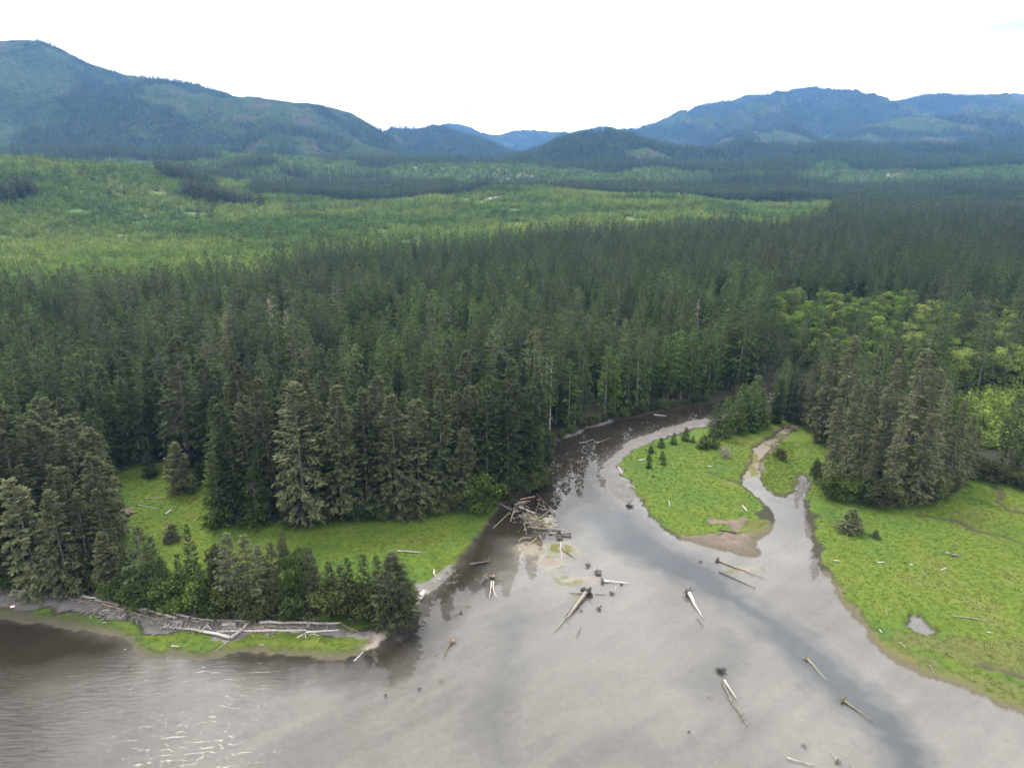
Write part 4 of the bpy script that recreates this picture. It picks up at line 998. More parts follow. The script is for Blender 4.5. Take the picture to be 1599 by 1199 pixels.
# alders, shrubs by hand: base pixel, top row, proto, tint, width, label, group
SHRUBS = [
 (752, 797, 748, 's0', .45, 1.0, 'bright green leafy bush at the corner of meadow and river', None),
 (1295, 775, 745, 's1', .30, 1.0, 'leafy bush at the foot of the right meadow stand', 'bushes under the right meadow stand'), (1320, 782, 748, 's0', .40, 1.0, 'leafy bush at the foot of the right meadow stand', 'bushes under the right meadow stand'), (1345, 785, 752, 's2', .30, 1.0, 'leafy bush at the foot of the right meadow stand', 'bushes under the right meadow stand'),
 (1375, 790, 755, 's0', .15, 1.1, 'leafy bush at the foot of the right meadow stand', 'bushes under the right meadow stand'), (1400, 790, 760, 's1', .15, 1.1, 'leafy bush at the foot of the right meadow stand', 'bushes under the right meadow stand'), (1440, 785, 752, 's2', .25, 1.1, 'leafy bush at the foot of the right meadow stand', 'bushes under the right meadow stand'), (1465, 778, 752, 's0', .2, 1.1, 'leafy bush at the foot of the right meadow stand', 'bushes under the right meadow stand'), (1488, 768, 752, 's1', .0, 1.1, 'leafy bush at the foot of the right meadow stand', 'bushes under the right meadow stand'),
 (1218, 718, 702, 's2', .05, .9, 'greyish half bare bush between the creek arms', None), (1275, 752, 720, 's1', .25, .5, 'thin sapling on the tongue of grass beside the creek', None),
 (182, 938, 905, 's0', .35, .9, 'low leafy bush along the top of the gravel beach', 'bushes above the gravel beach'), (215, 944, 905, 's1', .3, 1.0, 'low leafy bush along the top of the gravel beach', 'bushes above the gravel beach'), (242, 948, 900, 's2', .35, 1.0, 'low leafy bush along the top of the gravel beach', 'bushes above the gravel beach'), (275, 953, 905, 's0', .3, 1.0, 'low leafy bush along the top of the gravel beach', 'bushes above the gravel beach'), (303, 956, 905, 's1', .35, 1.0, 'low leafy bush along the top of the gravel beach', 'bushes above the gravel beach'),
 (335, 958, 910, 's2', .3, 1.0, 'low leafy bush along the top of the gravel beach', 'bushes above the gravel beach'), (10, 917, 880, 's0', .5, 1.0, 'low leafy bush along the top of the gravel beach', 'bushes above the gravel beach'), (-25, 914, 880, 's1', .5, 1.0, 'low leafy bush along the top of the gravel beach', 'bushes above the gravel beach'),
 (345, 935, 848, 'a0', .12, .7, 'olive alder in the thicket on the spit', 'alders in the spit thicket'), (392, 950, 835, 'm1', .08, .9, 'olive spruce in the thicket on the spit', 'olive spruces in the spit thicket'), (432, 955, 848, 'm2', .12, .85, 'olive spruce in the thicket on the spit', 'olive spruces in the spit thicket'), (462, 955, 862, 'a0', .38, .75, 'olive alder in the thicket on the spit', 'alders in the spit thicket'), (492, 952, 856, 'm0', .14, .9, 'olive spruce in the thicket on the spit', 'olive spruces in the spit thicket'), (540, 958, 880, 'm1', .20, .9, 'olive spruce in the thicket on the spit', 'olive spruces in the spit thicket'), (480, 930, 850, 'a2', .3, .75, 'olive alder in the thicket on the spit', 'alders in the spit thicket'),
 (250, 930, 838, 'm2', .18, .8, 'olive spruce in the thicket on the spit', 'olive spruces in the spit thicket'), (565, 960, 915, 's1', .2, 1.1, 'low bush under the slim spruces of the spit', 'low bushes on the spit'), (510, 962, 915, 's0', .25, 1.1, 'low bush under the slim spruces of the spit', 'low bushes on the spit'), (455, 962, 918, 's2', .3, 1.0, 'low bush under the slim spruces of the spit', 'low bushes on the spit'), (398, 962, 918, 's1', .15, 1.0, 'low bush under the slim spruces of the spit', 'low bushes on the spit'), (360, 960, 915, 's0', .25, 1.0, 'low bush under the slim spruces of the spit', 'low bushes on the spit'), (595, 964, 925, 's2', .2, 1.0, 'low bush under the slim spruces of the spit', 'low bushes on the spit'),
 (560, 815, 790, 's0', .25, 1.1, 'shrub below the spruces at the back of the left meadow', 'shrubs along the back of the left meadow'), (600, 811, 785, 's1', .30, 1.1, 'shrub below the spruces at the back of the left meadow', 'shrubs along the back of the left meadow'), (640, 807, 778, 's2', .2, 1.1, 'shrub below the spruces at the back of the left meadow', 'shrubs along the back of the left meadow'), (680, 801, 770, 's0', .15, 1.1, 'shrub below the spruces at the back of the left meadow', 'shrubs along the back of the left meadow'), (705, 797, 765, 's1', .2, 1.1, 'shrub below the spruces at the back of the left meadow', 'shrubs along the back of the left meadow'), (505, 816, 792, 's2', .15, 1.1, 'shrub below the spruces at the back of the left meadow', 'shrubs along the back of the left meadow'), (455, 822, 800, 's0', .2, 1.0, 'shrub below the spruces at the back of the left meadow', 'shrubs along the back of the left meadow'),
 (795, 777, 745, 's2', .2, 1.0, 'shrub overhanging the river above the log jam', 'shrubs above the log jam'), (825, 766, 735, 's1', .25, 1.0, 'shrub overhanging the river above the log jam', 'shrubs above the log jam'), (845, 755, 728, 's0', .2, 1.0, 'shrub overhanging the river above the log jam', 'shrubs above the log jam'),
 (1545, 752, 725, 's0', .1, 1.2, 'shrub at the edge of the woods behind the right meadow', 'shrubs behind the right meadow'), (1575, 758, 735, 's1', .15, 1.2, 'shrub at the edge of the woods behind the right meadow', 'shrubs behind the right meadow'), (1605, 765, 738, 's2', .2, 1.2, 'shrub at the edge of the woods behind the right meadow', 'shrubs behind the right meadow'), (1525, 738, 715, 's2', .2, 1.2, 'shrub at the edge of the woods behind the right meadow', 'shrubs behind the right meadow'),
]
for px_ in range(862, 1112, 16):
    SHRUBS.append((px_, float(np.interp(px_, [862, 885, 920, 960, 1000, 1050, 1110], [686, 678, 663, 652, 645, 634, 624])), None, 's%d' % (px_ % 3), .10 + .02 * (px_ % 13), 1.1, 'brown green shrub along the foot of the river bank', 'shrubs on the river bank'))
for i, p in enumerate(MEDIUM): PROTO['m%d' % i] = (p, 'young_spruce')
for i, p in enumerate(ALDER): PROTO['a%d' % i] = (p, 'alder_tree')
for i, p in enumerate(SHRUB): PROTO['s%d' % i] = (p, 'shrub')
for bx, by, ty, pk, ti, wd, lab, grp in SHRUBS:
    x, y = U(bx, by, 0.7)
    Ht = (height_at(bx, ty, y) - 0.7) if ty is not None else rpy.uniform(2.2, 4.2)
    if grp:
        hue = 'olive brown' if ti < .12 else 'olive' if ti < .22 else 'mid green' if ti < .33 else 'fresh green'
        lab = ('taller ' if Ht > (11.5 if pk[0] in 'am' else 4.3) else 'lower ') + hue + ' ' + lab.replace('olive ', '').replace('leafy ', '').replace('low ', '').replace('brown green ', '')
        if grp == 'shrubs on the river bank':
            lab += ' beside the gravel strip' if bx < 930 else ' under the bare trunks' if bx < 1020 else ' near the far bend'
        elif grp == 'bushes above the gravel beach':
            lab += ' left end' if bx < 100 else ' by the berm logs'
        elif grp in ('alders in the spit thicket', 'olive spruces in the spit thicket', 'low bushes on the spit'):
            lab += ' above the log pile' if bx < 440 else ' behind the longest white log' if bx < 530 else ' near the tip'
    place_tree(PROTO[pk][0], PROTO[pk][1], x, y, Ht, ti, lab, 'tree' if pk[0] in 'am' else 'shrub', grp, rpy, wd, names=('trunk', 'crown') if pk[0] in 'am' else ('stems', 'foliage'))
# a pale dead bush and the torn root plate
x, y = U(1133, 714, .6)
place_tree((SHRUB[0][0], build_mesh('dead_bush', *kites(*(lambda r: (np.c_[r.normal(0, 1.1, 900), r.normal(0, 1.1, 900), r.uniform(0.1, 4.2, 900)] * np.array([1, 1, 1]), (lambda d: d / np.linalg.norm(d, axis=1)[:, None])(r.normal(0, 1, (900, 3)) + [0, 0, .5]), r.uniform(.4, 1.1, 900), r.uniform(.03, .07, 900), r.uniform(-1, 1, 900), .1, r))(np.random.default_rng(5))), [M_dead], fattr={'var': np.random.default_rng(6).uniform(0, 1, 900)}), 5), 'dead_bush', x, y, 4.4, .6, 'pale dry dead bush on the middle meadow', 'bush', None, rpy, 1.0, names=('stems', 'twigs'))

# ------------------------------------------------------------------ far forest as stuff (geometry nodes)
def low_conifer(nm, seed, H, R, cb, step, nb, nk, kl, kw, **k):
    V, F, var, parts = conifer(seed, H, R, cb, step, nb, nk, kl, kw, twig=False, **k)
    return joined(nm, V, F, var, parts, M_con, M_bark)
def proto_coll(name, meshes):
    col = bpy.data.collections.new(name)
    for i, me in enumerate(meshes):
        o = bpy.data.objects.new('%s_%02d' % (name, i), me)
        col.objects.link(o)
    return col
def cluster(nm, seed, n, size, hmin, hmax):
    rng = np.random.default_rng(seed); VV = []; FF = []; va = []; off = 0
    for q in range(n):
        H = rng.uniform(hmin, hmax)
        V, F, var, _ = conifer(seed * 50 + q, H, H * 0.26, 0.03, H / 9, 5, 2, H * 0.19, 0.30, power=0.85, droop=.1, gap=.1, twig=False)
        V = V + [rng.uniform(-size, size), rng.uniform(-size, size), 0]
        VV.append(V); FF.append(F + off); off += len(V); va.append(np.clip(var + rng.normal(0, .15), 0, 1))
    return build_mesh(nm, np.concatenate(VV), np.concatenate(FF), [M_con], fattr={'var': np.concatenate(va)})
def scatter(name, label, pts, sx, sz, idx, tint, coll, cat_kind='stuff'):
    """one stuff object: instances of the meshes of coll on points"""
    n = len(pts)
    me = bpy.data.meshes.new(name)
    me.vertices.add(n); me.vertices.foreach_set('co', np.asarray(pts, np.float32).ravel())
    sc = np.stack([sx, sx, sz], 1).astype(np.float32)
    a = me.attributes.new('scl', 'FLOAT_VECTOR', 'POINT'); a.data.foreach_set('vector', sc.ravel())
    rot = np.stack([rngN.normal(0, .025, n), rngN.normal(0, .025, n), rngN.uniform(0, 6.283, n)], 1).astype(np.float32)
    a = me.attributes.new('rot', 'FLOAT_VECTOR', 'POINT'); a.data.foreach_set('vector', rot.ravel())
    a = me.attributes.new('pick', 'INT', 'POINT'); a.data.foreach_set('value', np.asarray(idx, np.int32))
    a = me.attributes.new('tint', 'FLOAT', 'POINT'); a.data.foreach_set('value', np.asarray(tint, np.float32))
    me.update()
    o = obj(name, me)
    ng = bpy.data.node_groups.new(name + '_scatter', 'GeometryNodeTree')
    ng.interface.new_socket('Geometry', in_out='INPUT', socket_type='NodeSocketGeometry')
    ng.interface.new_socket('Geometry', in_out='OUTPUT', socket_type='NodeSocketGeometry')
    gi = ng.nodes.new('NodeGroupInput'); go = ng.nodes.new('NodeGroupOutput')
    ci = ng.nodes.new('GeometryNodeCollectionInfo'); ci.inputs['Collection'].default_value = coll
    ci.inputs['Separate Children'].default_value = True; ci.inputs['Reset Children'].default_value = True
    ip = ng.nodes.new('GeometryNodeInstanceOnPoints'); ip.inputs['Pick Instance'].default_value = True
    def na(nm_, t):
        q = ng.nodes.new('GeometryNodeInputNamedAttribute'); q.data_type = t; q.inputs['Name'].default_value = nm_
        return q.outputs['Attribute']
    lk = ng.links.new
    lk(gi.outputs[0], ip.inputs['Points']); lk(ci.outputs[0], ip.inputs['Instance'])
    lk(na('pick', 'INT'), ip.inputs['Instance Index'])
    e2r = ng.nodes.new('FunctionNodeEulerToRotation'); lk(na('rot', 'FLOAT_VECTOR'), e2r.inputs[0]); lk(e2r.outputs[0], ip.inputs['Rotation'])
    lk(na('scl', 'FLOAT_VECTOR'), ip.inputs['Scale'])
    lk(ip.outputs[0], go.inputs[0])
    md = o.modifiers.new('scatter', 'NODES'); md.node_group = ng
    tag(o, label=label, kind=cat_kind)
    return o
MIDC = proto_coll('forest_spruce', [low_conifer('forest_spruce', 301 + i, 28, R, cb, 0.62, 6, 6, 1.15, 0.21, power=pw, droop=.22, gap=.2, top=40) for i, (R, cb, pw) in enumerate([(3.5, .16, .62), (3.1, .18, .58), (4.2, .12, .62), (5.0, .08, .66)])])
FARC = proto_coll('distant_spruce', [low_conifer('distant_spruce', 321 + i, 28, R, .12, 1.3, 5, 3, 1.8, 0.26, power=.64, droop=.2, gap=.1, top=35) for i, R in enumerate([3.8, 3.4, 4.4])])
YNGC = proto_coll('regrowth', [cluster('regrowth_spruce', 341 + i, 7, 4.2, 3.5, 8.0) for i in range(4)])
LEFC = proto_coll('grove_alder', [joined('grove_alder', *broadleaf(361 + i, 14, 4.6, 1300, 0.85), M_leaf, M_pale) for i in range(2)])

rest = ~single
m = rest & con & (dist < 3000)
px_m = ppx[m]
old = rngN.uniform(0, 1, m.sum()) < np.where(px_m > 1130, 0.7, np.interp(fy[m], [150, 330], [0.55, 0.25]))
Hs = np.where(old, rngN.uniform(26, 35, m.sum()), rngN.uniform(19, 30, m.sum()))
ti = np.where(old, rngN.uniform(.17, .36, m.sum()), rngN.uniform(.28, .58, m.sum()))
ti = np.where(px_m > 1130, rngN.uniform(.24, .46, m.sum()), ti)
lowm = lowz[m]
Hs = np.where(lowm, rngN.uniform(15, 25, m.sum()), Hs)
standn = fbm(fx[m] / 45, fy[m] / 45, 173, 3)
ti = np.clip(ti + (standn - .5) * .45, .03, .68)
Hs = Hs * rngN.uniform(.88, 1.14, m.sum()) * (0.80 + 0.40 * fbm(fx[m] / 30, fy[m] / 30, 175, 2))
w_ = Hs / 28 * rngN.uniform(.85, 1.1, m.sum())
idx = np.where(old, rngN.integers(2, 4, m.sum()), rngN.integers(0, 3, m.sum()))
b1 = rest & bright
X = [fx[m]]; Y = [fy[m]]; Z = [zs_[m]]
SX = [w_]; SZ = [Hs / 28]; ID = [idx]; TI = [ti]
# middle distance
qx, qy = strat(470, 1000, 6.6, 7.8)
reg = regen_mask(qx, qy)
qz = ground_full(qx, qy)
mm = ~reg & (fbm(qx / 14, qy / 14, 179, 2) > .27)
k = mm.sum()
X.append(qx[mm]); Y.append(qy[mm]); Z.append(qz[mm])
qpx, _ = project(qx[mm], qy[mm], 10)
oldq = rngN.uniform(0, 1, k) < np.where(qpx > 1050, .45, .22)
h_ = np.where(oldq, rngN.uniform(26, 36, k), rngN.uniform(17, 29, k))
SX.append(h_ / 28 * rngN.uniform(.8, 1.1, k)); SZ.append(h_ / 28); ID.append(np.where(oldq, rngN.integers(2, 4, k), rngN.integers(0, 3, k)))
TI.append(np.clip(np.where(oldq, rngN.uniform(.22, .38, k), rngN.uniform(.30, .56, k)) - .03 * (qpx > 1050) + (fbm(qx[mm] / 70, qy[mm] / 70, 177, 3) - .5) * .4, .05, .68))
forest_o = scatter('forest', 'dense dark spruce forest filling the valley floor', np.stack([np.concatenate(X), np.concatenate(Y), np.concatenate(Z)], 1), np.concatenate(SX), np.concatenate(SZ), np.concatenate(ID), np.concatenate(TI), MIDC)
# leftover broadleaf grove outside the picture's main part
m = rest & (alder | mixed)
if m.any():
    k = m.sum()
    scatter('alder_grove', 'mass of pale alders behind the leafy grove', np.stack([fx[m], fy[m], zs_[m]], 1), rngN.uniform(.75, 1.2, k), rngN.uniform(.75, 1.15, k), rngN.integers(0, 2, k), rngN.uniform(.55, 1.0, k), LEFC)
# regrowth: bright patch on the right and the clear-cuts
m = bright
RX = [fx[m]]; RY = [fy[m]]; RZ = [zs_[m]]; RS = [rngN.uniform(.8, 1.15, m.sum())]; RT = [rngN.uniform(.84, 1.0, m.sum())]
rx, ry = strat(470, 2060, 5.6, 10.5)
m = regen_mask(rx, ry)
n3 = fbm(rx / 60, ry / 60, 131, 3)
m &= n3 > 0.27
rx, ry, n3 = rx[m], ry[m], n3[m]
RX.append(rx); RY.append(ry); RZ.append(ground_full(rx, ry)); RS.append(rngN.uniform(.75, 1.25, len(rx)) * np.interp(ry, [500, 1700], [.85, 1.15])); RT.append(np.clip(.76 + .8 * (fbm(rx / 130, ry / 90, 137, 3) - .45) + rngN.normal(0, .06, len(rx)), .58, 1.0))
sx, sy = strat(2050, 2900, 11, 14)
m = regen_mask(sx, sy); sx, sy = sx[m], sy[m]
RX.append(sx); RY.append(sy); RZ.append(ground_full(sx, sy)); RS.append(rngN.uniform(1.0, 1.5, len(sx))); RT.append(rngN.uniform(.62, .9, len(sx)))
RX = np.concatenate(RX); RY = np.concatenate(RY); RZ = np.concatenate(RZ); RS = np.concatenate(RS); RT = np.concatenate(RT)
scatter('regrowth', 'light green young spruces covering the logged hills', np.stack([RX, RY, RZ], 1), RS, RS * rngN.uniform(.8, 1.15, len(RX)), rngN.integers(0, 4, len(RX)), RT, YNGC)
# distant standing timber
DX = []; DY = []; DZ = []; DS = []; DT = []
ex, ey = strat(1000, 2050, 7.4, 9.5)
m = ~regen_mask(ex, ey)
epx, _ = project(ex, ey, 10)
m &= ~((epx < 395) & (ey > 1560) & (ey < 1880))
stray = rngN.uniform(0, 1, len(ex)) < 0.008
m |= stray & (epx < 1300)
ex, ey = ex[m], ey[m]
DX.append(ex); DY.append(ey); DZ.append(ground_full(ex, ey)); DS.append(rngN.uniform(.75, 1.25, len(ex))); DT.append(rngN.uniform(.26, .48, len(ex)))
ex, ey = strat(2060, 2950, 10.5, 14)
m = ~regen_mask(ex, ey); ex, ey = ex[m], ey[m]
DX.append(ex); DY.append(ey); DZ.append(ground_full(ex, ey)); DS.append(rngN.uniform(.8, 1.3, len(ex))); DT.append(rngN.uniform(.32, .58, len(ex)))
for R_, sp in RIDGES:
    if not sp:
        continue
    Xr, Yr, Zr = R_['X'], R_['Y'], R_['Z']
    rows, cols = Xr.shape
    fr = R_['nv']
    # cell areas of the front slope, and a little over the crest
    Xa, Ya, Za = Xr[:fr + 2], Yr[:fr + 2], Zr[:fr + 2]
    a = np.abs((Xa[:-1, 1:] - Xa[:-1, :-1]) * (Ya[1:, :-1] - Ya[:-1, :-1]))
    a = a * ((Xa[:-1, :-1] > -0.95 * Ya[:-1, :-1]) & (Xa[:-1, :-1] < 0.95 * Ya[:-1, :-1]))
    nper = rngN.poisson(a / (sp * sp * 1.15))
    j, i_ = np.nonzero(nper); cnt = nper[j, i_]
    j = np.repeat(j, cnt); i_ = np.repeat(i_, cnt)
    u = rngN.uniform(0, 1, len(j)); v = rngN.uniform(0, 1, len(j))
    def bl(A):
        return (A[j, i_] * (1 - u) + A[j, i_ + 1] * u) * (1 - v) + (A[j + 1, i_] * (1 - u) + A[j + 1, i_ + 1] * u) * v
    px3, py3, pz3 = bl(Xr), bl(Yr), bl(Zr)
    rg = R_['reg'][j, i_]
    kp = (pz3 > 15) & (~rg | (rngN.uniform(0, 1, len(j)) < .30))
    DX.append(px3[kp]); DY.append(py3[kp]); DZ.append(pz3[kp])
    DS.append(np.where(rg[kp], rngN.uniform(.25, .5, kp.sum()), rngN.uniform(.7, 1.2, kp.sum())))
    DT.append(np.where(rg[kp], rngN.uniform(.62, .85, kp.sum()), rngN.uniform(.36, .62, kp.sum())))
DX = np.concatenate(DX); DY = np.concatenate(DY); DZ = np.concatenate(DZ); DS = np.concatenate(DS); DT = np.concatenate(DT)
scatter('distant_forest', 'far standing timber on the hills and valley', np.stack([DX, DY, DZ - .5], 1), DS * rngN.uniform(.9, 1.4, len(DX)), DS, rngN.integers(0, 3, len(DX)), DT, FARC)
print('instances', len(RX), len(DX), len(fx), sum(len(a) for a in X))

# ------------------------------------------------------------------ meadow grass
def tuft(seed, n, h):
    rng = np.random.default_rng(seed)
    b = np.stack([rng.normal(0, .32, n), rng.normal(0, .32, n), np.zeros(n)], 1)
    az = rng.uniform(0, 6.28, n); p = np.radians(rng.uniform(45, 85, n))
    V, F = kites(b, np.stack([np.cos(az) * np.cos(p), np.sin(az) * np.cos(p), np.sin(p)], 1), h * rng.uniform(.6, 1.2, n), np.full(n, .045), rng.uniform(-1.5, 1.5, n), .1, rng)
    return build_mesh('grass_tuft', V, F, [M_tuft], fattr={'var': rng.uniform(.35, .8, n)})
TUFC = proto_coll('grass_tuft', [tuft(401 + i, 34, .34) for i in range(3)])
tx_, ty2 = [], []
for zp in Z_GRASS:
    P = np.array(zp); x0, y0 = P.min(0); x1, y1 = P.max(0)
    x0, x1 = max(x0, -170), min(x1, 190); y0, y1 = max(y0, 85), min(y1, 240)
    sgap = 0.95
    gx_, gy_ = np.meshgrid(np.arange(x0, x1, sgap), np.arange(y0, y1, sgap))
    gx_ = gx_.ravel() + rngN.uniform(-.5, .5, gx_.size); gy_ = gy_.ravel() + rngN.uniform(-.5, .5, gy_.size)
    mm = inpoly(gx_, gy_, zp)
    tx_.append(gx_[mm]); ty2.append(gy_[mm])
tx_ = np.concatenate(tx_); ty2 = np.concatenate(ty2)
tz_, tc_, tg_ = ground_full(tx_, ty2, True)
mm = (tg_ > .35) & (tz_ > .10) & (np.abs(project(tx_, ty2)[0] - 800) < 900)
tx_, ty2, tz_, tg_ = tx_[mm], ty2[mm], tz_[mm], tg_[mm]
tt = np.clip(.25 + .9 * (fbm(tx_ / 14, ty2 / 14, 411, 3) - .42) + .5 * (1 - tg_), 0, .95)
scatter('meadow_grass', 'bright green salt marsh grass on the meadows', np.stack([tx_, ty2, tz_ - .03], 1), rngN.uniform(.7, 1.4, len(tx_)), rngN.uniform(.22, .6, len(tx_)), rngN.integers(0, 3, len(tx_)), tt, TUFC)
print('tufts', len(tx_))

# ------------------------------------------------------------------ driftwood
rl = random.Random(99)
def roots(rng, r, n, spread, mat, name='root_wad', back=(0, 0, 0)):
    """ragged root plate: core disc plus tapering crooked roots around direction back"""
    d = np.array(back, float); d = d / (np.linalg.norm(d) + 1e-9)
    ref = np.array([0, 0, 1.0]) if abs(d[2]) < .8 else np.array([1.0, 0, 0])
    a = np.cross(d, ref); a /= np.linalg.norm(a); b = np.cross(d, a)
    parts = [tube([-d * .35 * r, d * .1 * r, d * .5 * r], [r * .75, r * 1.2, r * .55], 9, rng, .38)]
    for q in range(4):
        c_ = (a * rng.normal(0, .7) + b * rng.normal(0, .7)) * r; parts.append(tube([c_ - d * .3 * r, c_ + d * .2 * r, c_ + d * .5 * r], [r * .3, r * .55, r * .25], 6, rng, .4))
    for q in range(n):
        th = 2 * math.pi * q / n + rng.uniform(-.35, .35); rad = math.cos(th) * a + math.sin(th) * b
        ln = spread * rng.uniform(.15, 1.1) ** 1.2 + .1 * spread
        p1 = rad * ln * .45 + d * r * rng.uniform(.1, .6); p2 = rad * ln + d * r * rng.uniform(-.5, .9) + rng.normal(0, .10 * spread, 3)
        parts.append(tube([rad * r * .3, p1, p2], [r * .34, r * .20, r * .06], 5, rng, .15))
        if q % 3 != 0:
            p3 = p1 + (p2 - p1) * .3 + rng.normal(0, .3 * spread, 3)
            parts.append(tube([p1, (p1 + p3) / 2, p3], [r * .2, r * .12, r * .04], 4, rng, .1))
    return tube_mesh(parts, name, mat)
def log(p0, p1, d, mat, label, group=None, root=0.0, z0=None, z1=None, taper=.55, bend=.0, branches=0, rootmat=None, zoff=0.0, name='driftwood_log', spread=None, via=None):
    """log from photo pixel p0 (butt) to p1 (tip); d butt diameter in m"""
    x0, y0 = U(*p0, .3); x1, y1 = U(*p1, .3)
    seed = int(abs(p0[0] * 7 + p0[1] * 13 + p1[0] * 3)) % 99991
    rng = np.random.default_rng(seed)
    ga, gb = max(ground_z(x0, y0), -.12), max(ground_z(x1, y1), -.12)
    za = (ga + d * .42 if z0 is None else z0) + zoff; zb = (gb + d * .42 * taper if z1 is None else z1) + zoff
    if z1 is None and zoff == 0 and ground_z(x1, y1) < -.05 and taper < .6: zb = -.06      # tip dips under water
    base = np.array([x0, y0, za]); tipv = np.array([x1 - x0, y1 - y0, zb - za])
    n = 8; hs = np.linspace(0, 1, n)
    P = hs[:, None] * tipv
    if via is not None:
        pts = [np.zeros(3)] + [np.array([*U(*v_, .3), za + (zb - za) * (k_ + 1) / (len(via) + 1)]) - base for k_, v_ in enumerate(via)] + [tipv]
        tt_ = np.linspace(0, 1, len(pts)); P = np.stack([np.interp(hs, tt_, [q[c_] for q in pts]) for c_ in range(3)], 1)
    Ls = np.linalg.norm(tipv)
    side = np.cross(tipv, [0, 0, 1.0]); side /= np.linalg.norm(side) + 1e-9
    P = P + side * (np.sin(hs * math.pi) * bend * Ls)[:, None] + rng.normal(0, .012 * Ls * .9, (n, 3)) * [1, 1, .4] * np.sin(hs * math.pi)[:, None]
    R = d / 2 * (1 - (1 - taper) * hs)
    R[0] *= 1.12
    R = R * rng.uniform(.88, 1.12, n)
    lm = tube_mesh([tube(P, R, 9, rng, .16)], 'log', WOOD[mat])
    if not root and not branches:
        o = obj(name, lm, loc=base); tag(o, label, 'driftwood', group); return o
    e = obj(name, None, loc=base); e.empty_display_size = .5
    tag(e, label, 'driftwood', group)
    obj('trunk', lm, e)
    if root:
        obj('root_wad', roots(rng, root * .42, 15, (spread or root * 1.25) * .72, WOOD[rootmat or 'd'], back=-tipv), e)
    for q in range(branches):
        f = rng.uniform(.3, .95); b = np.array([np.interp(f, hs, P[:, c_]) for c_ in range(3)])
        dirv = side * rng.choice([-1, 1]) * rng.uniform(.4, 1) + tipv / Ls * rng.uniform(.1, .8) + np.array([0, 0, rng.uniform(.1, .7)])
        ln = rng.uniform(.8, 2.2)
        p2 = b + dirv * ln
        obj('branch', tube_mesh([tube([b, (b + p2) / 2 + rng.normal(0, .12, 3), p2], [d * .13, d * .09, d * .03], 5, rng, .1)], 'branch', WOOD[mat]), e)
    return e
def stump(p, r, mat, label, group=None, spread=None, name='root_stump'):
    x, y = U(*p, .2); rng = np.random.default_rng(int(p[0] * 3 + p[1]))
    g = max(ground_z(x, y), -.1)
    az = rng.uniform(0, 6.28)
    me = roots(rng, r * .6, 11, (spread or r * 1.5) * .8, WOOD[mat], back=(math.cos(az) * .5, math.sin(az) * .5, .8))
    o = obj(name, me, loc=(x, y, g + r * .35)); tag(o, label, 'stump', group); return o

# logs stranded on the delta
log((916, 926), (865, 985), .95, 'g', 'longest stranded log with a black root wad on the delta shallows', root=2.2, taper=.25, z0=.7, branches=3)
log((907, 931), (884, 960), .55, 't', 'shorter pale log lying against the longest stranded log', taper=.4, zoff=.15)
log((911, 926), (889, 925), .35, 't', 'short stub sticking out sideways from the black root wad', taper=.5, zoff=.2)
log((907, 979), (900, 992), .25, 'd', 'small dark stick afloat below the longest stranded log', taper=.6)
stump((918, 882), .8, 'd', 'round dark stump standing in the river channel below the log jam')
stump((934, 894), 1.1, 'd', 'star shaped black stump on the sandbar below the jam')
log((941, 906), (985, 908), .65, 'w', 'pale log with a dark butt pointing into the channel', root=1.3, taper=.15)
stump((970, 912), .45, 'd', 'tiny stump beside the tip of the pale log')
log((962, 914), (960, 924), .22, 'w', 'thin white stick between two dark stumps on the delta', taper=.6)
stump((955, 925), .75, 'd', 'small black stump right of the black root wad')
log((929, 926), (945, 927), .25, 'd', 'row of dark soaked debris beside the black root wad', taper=.8)
stump((935, 950), .7, 'd', 'flat dark stump alone in the shallows below the pale log')
stump((908, 953), .4, 'd', 'very small snag next to the longest stranded log')
log((1075, 927), (1097, 962), .95, 'w', 'white log with spread roots midway across the shallows', root=1.9, taper=.15, z0=.7, spread=2.1)
log((1090, 965), (1098, 976), .3, 'd', 'dark sunken end beyond the white rooted log', taper=.5)
log((1121, 874), (1192, 901), .5, 'b', 'brown sunken log with a black root head below the mud flat', root=1.5, taper=.3)
log((1123, 891), (1180, 917), .45, 'd', 'long dark sunken log parallel to the brown one', taper=.4, z0=.05, z1=.0)
stump((1094, 876), .5, 'd', 'little stump at the edge of the channel near the mud flat')
log((1129, 1060), (1168, 1131), .62, 'g', 'forked grey log with ragged branches in the wide shallows', taper=.3, branches=9, bend=.05)
log((1131, 1062), (1150, 1090), .4, 'w', 'bleached limb lying along the forked grey log', taper=.4, zoff=.3)
stump((1126, 1046), 1.15, 'd', 'big black root ball standing at the head of the forked log')
stump((1106, 1085), .4, 'b', 'small round boulder like stump beside the forked log', spread=.35)
log((1261, 1027), (1292, 1061), .45, 't', 'slim straight log with a mossy root head by the channel edge', root=1.1, taper=.25, rootmat='t')
log((1317, 1092), (1364, 1124), .55, 't', 'dark tipped log with a yellowish root head beyond the channel edge', root=1.15, taper=.3, rootmat='t')
log((1228, 1180), (1285, 1196), .3, 'w', 'thin white pole at the lower edge of the shallows', taper=.5)
log((1309, 1186), (1296, 1170), .35, 'w', 'short white limb with a twisted root head in the foreground shallows', root=1.0, rootmat='g', taper=.4)
log((1327, 1189), (1337, 1203), .35, 'g', 'stubby grey log beside the twisted root head', taper=.6)
stump((1256, 1161), .5, 'g', 'small grey stump above the thin white pole')
stump((1076, 1141), .35, 'd', 'faint dark snag under the shallow water of the delta')
log((706, 1000), (693, 1025), .5, 't', 'crooked log with a forked root left of the blue channel', root=1.2, taper=.4, bend=.08, rootmat='b')
log((677, 1022), (686, 1016), .2, 'd', 'short twig floating beside the crooked log', taper=.7)
stump((689, 1061), .42, 'b', 'brown pointed stump in the shallows off the spit')
stump((655, 1074), .42, 'd', 'small dark stump off the spit')
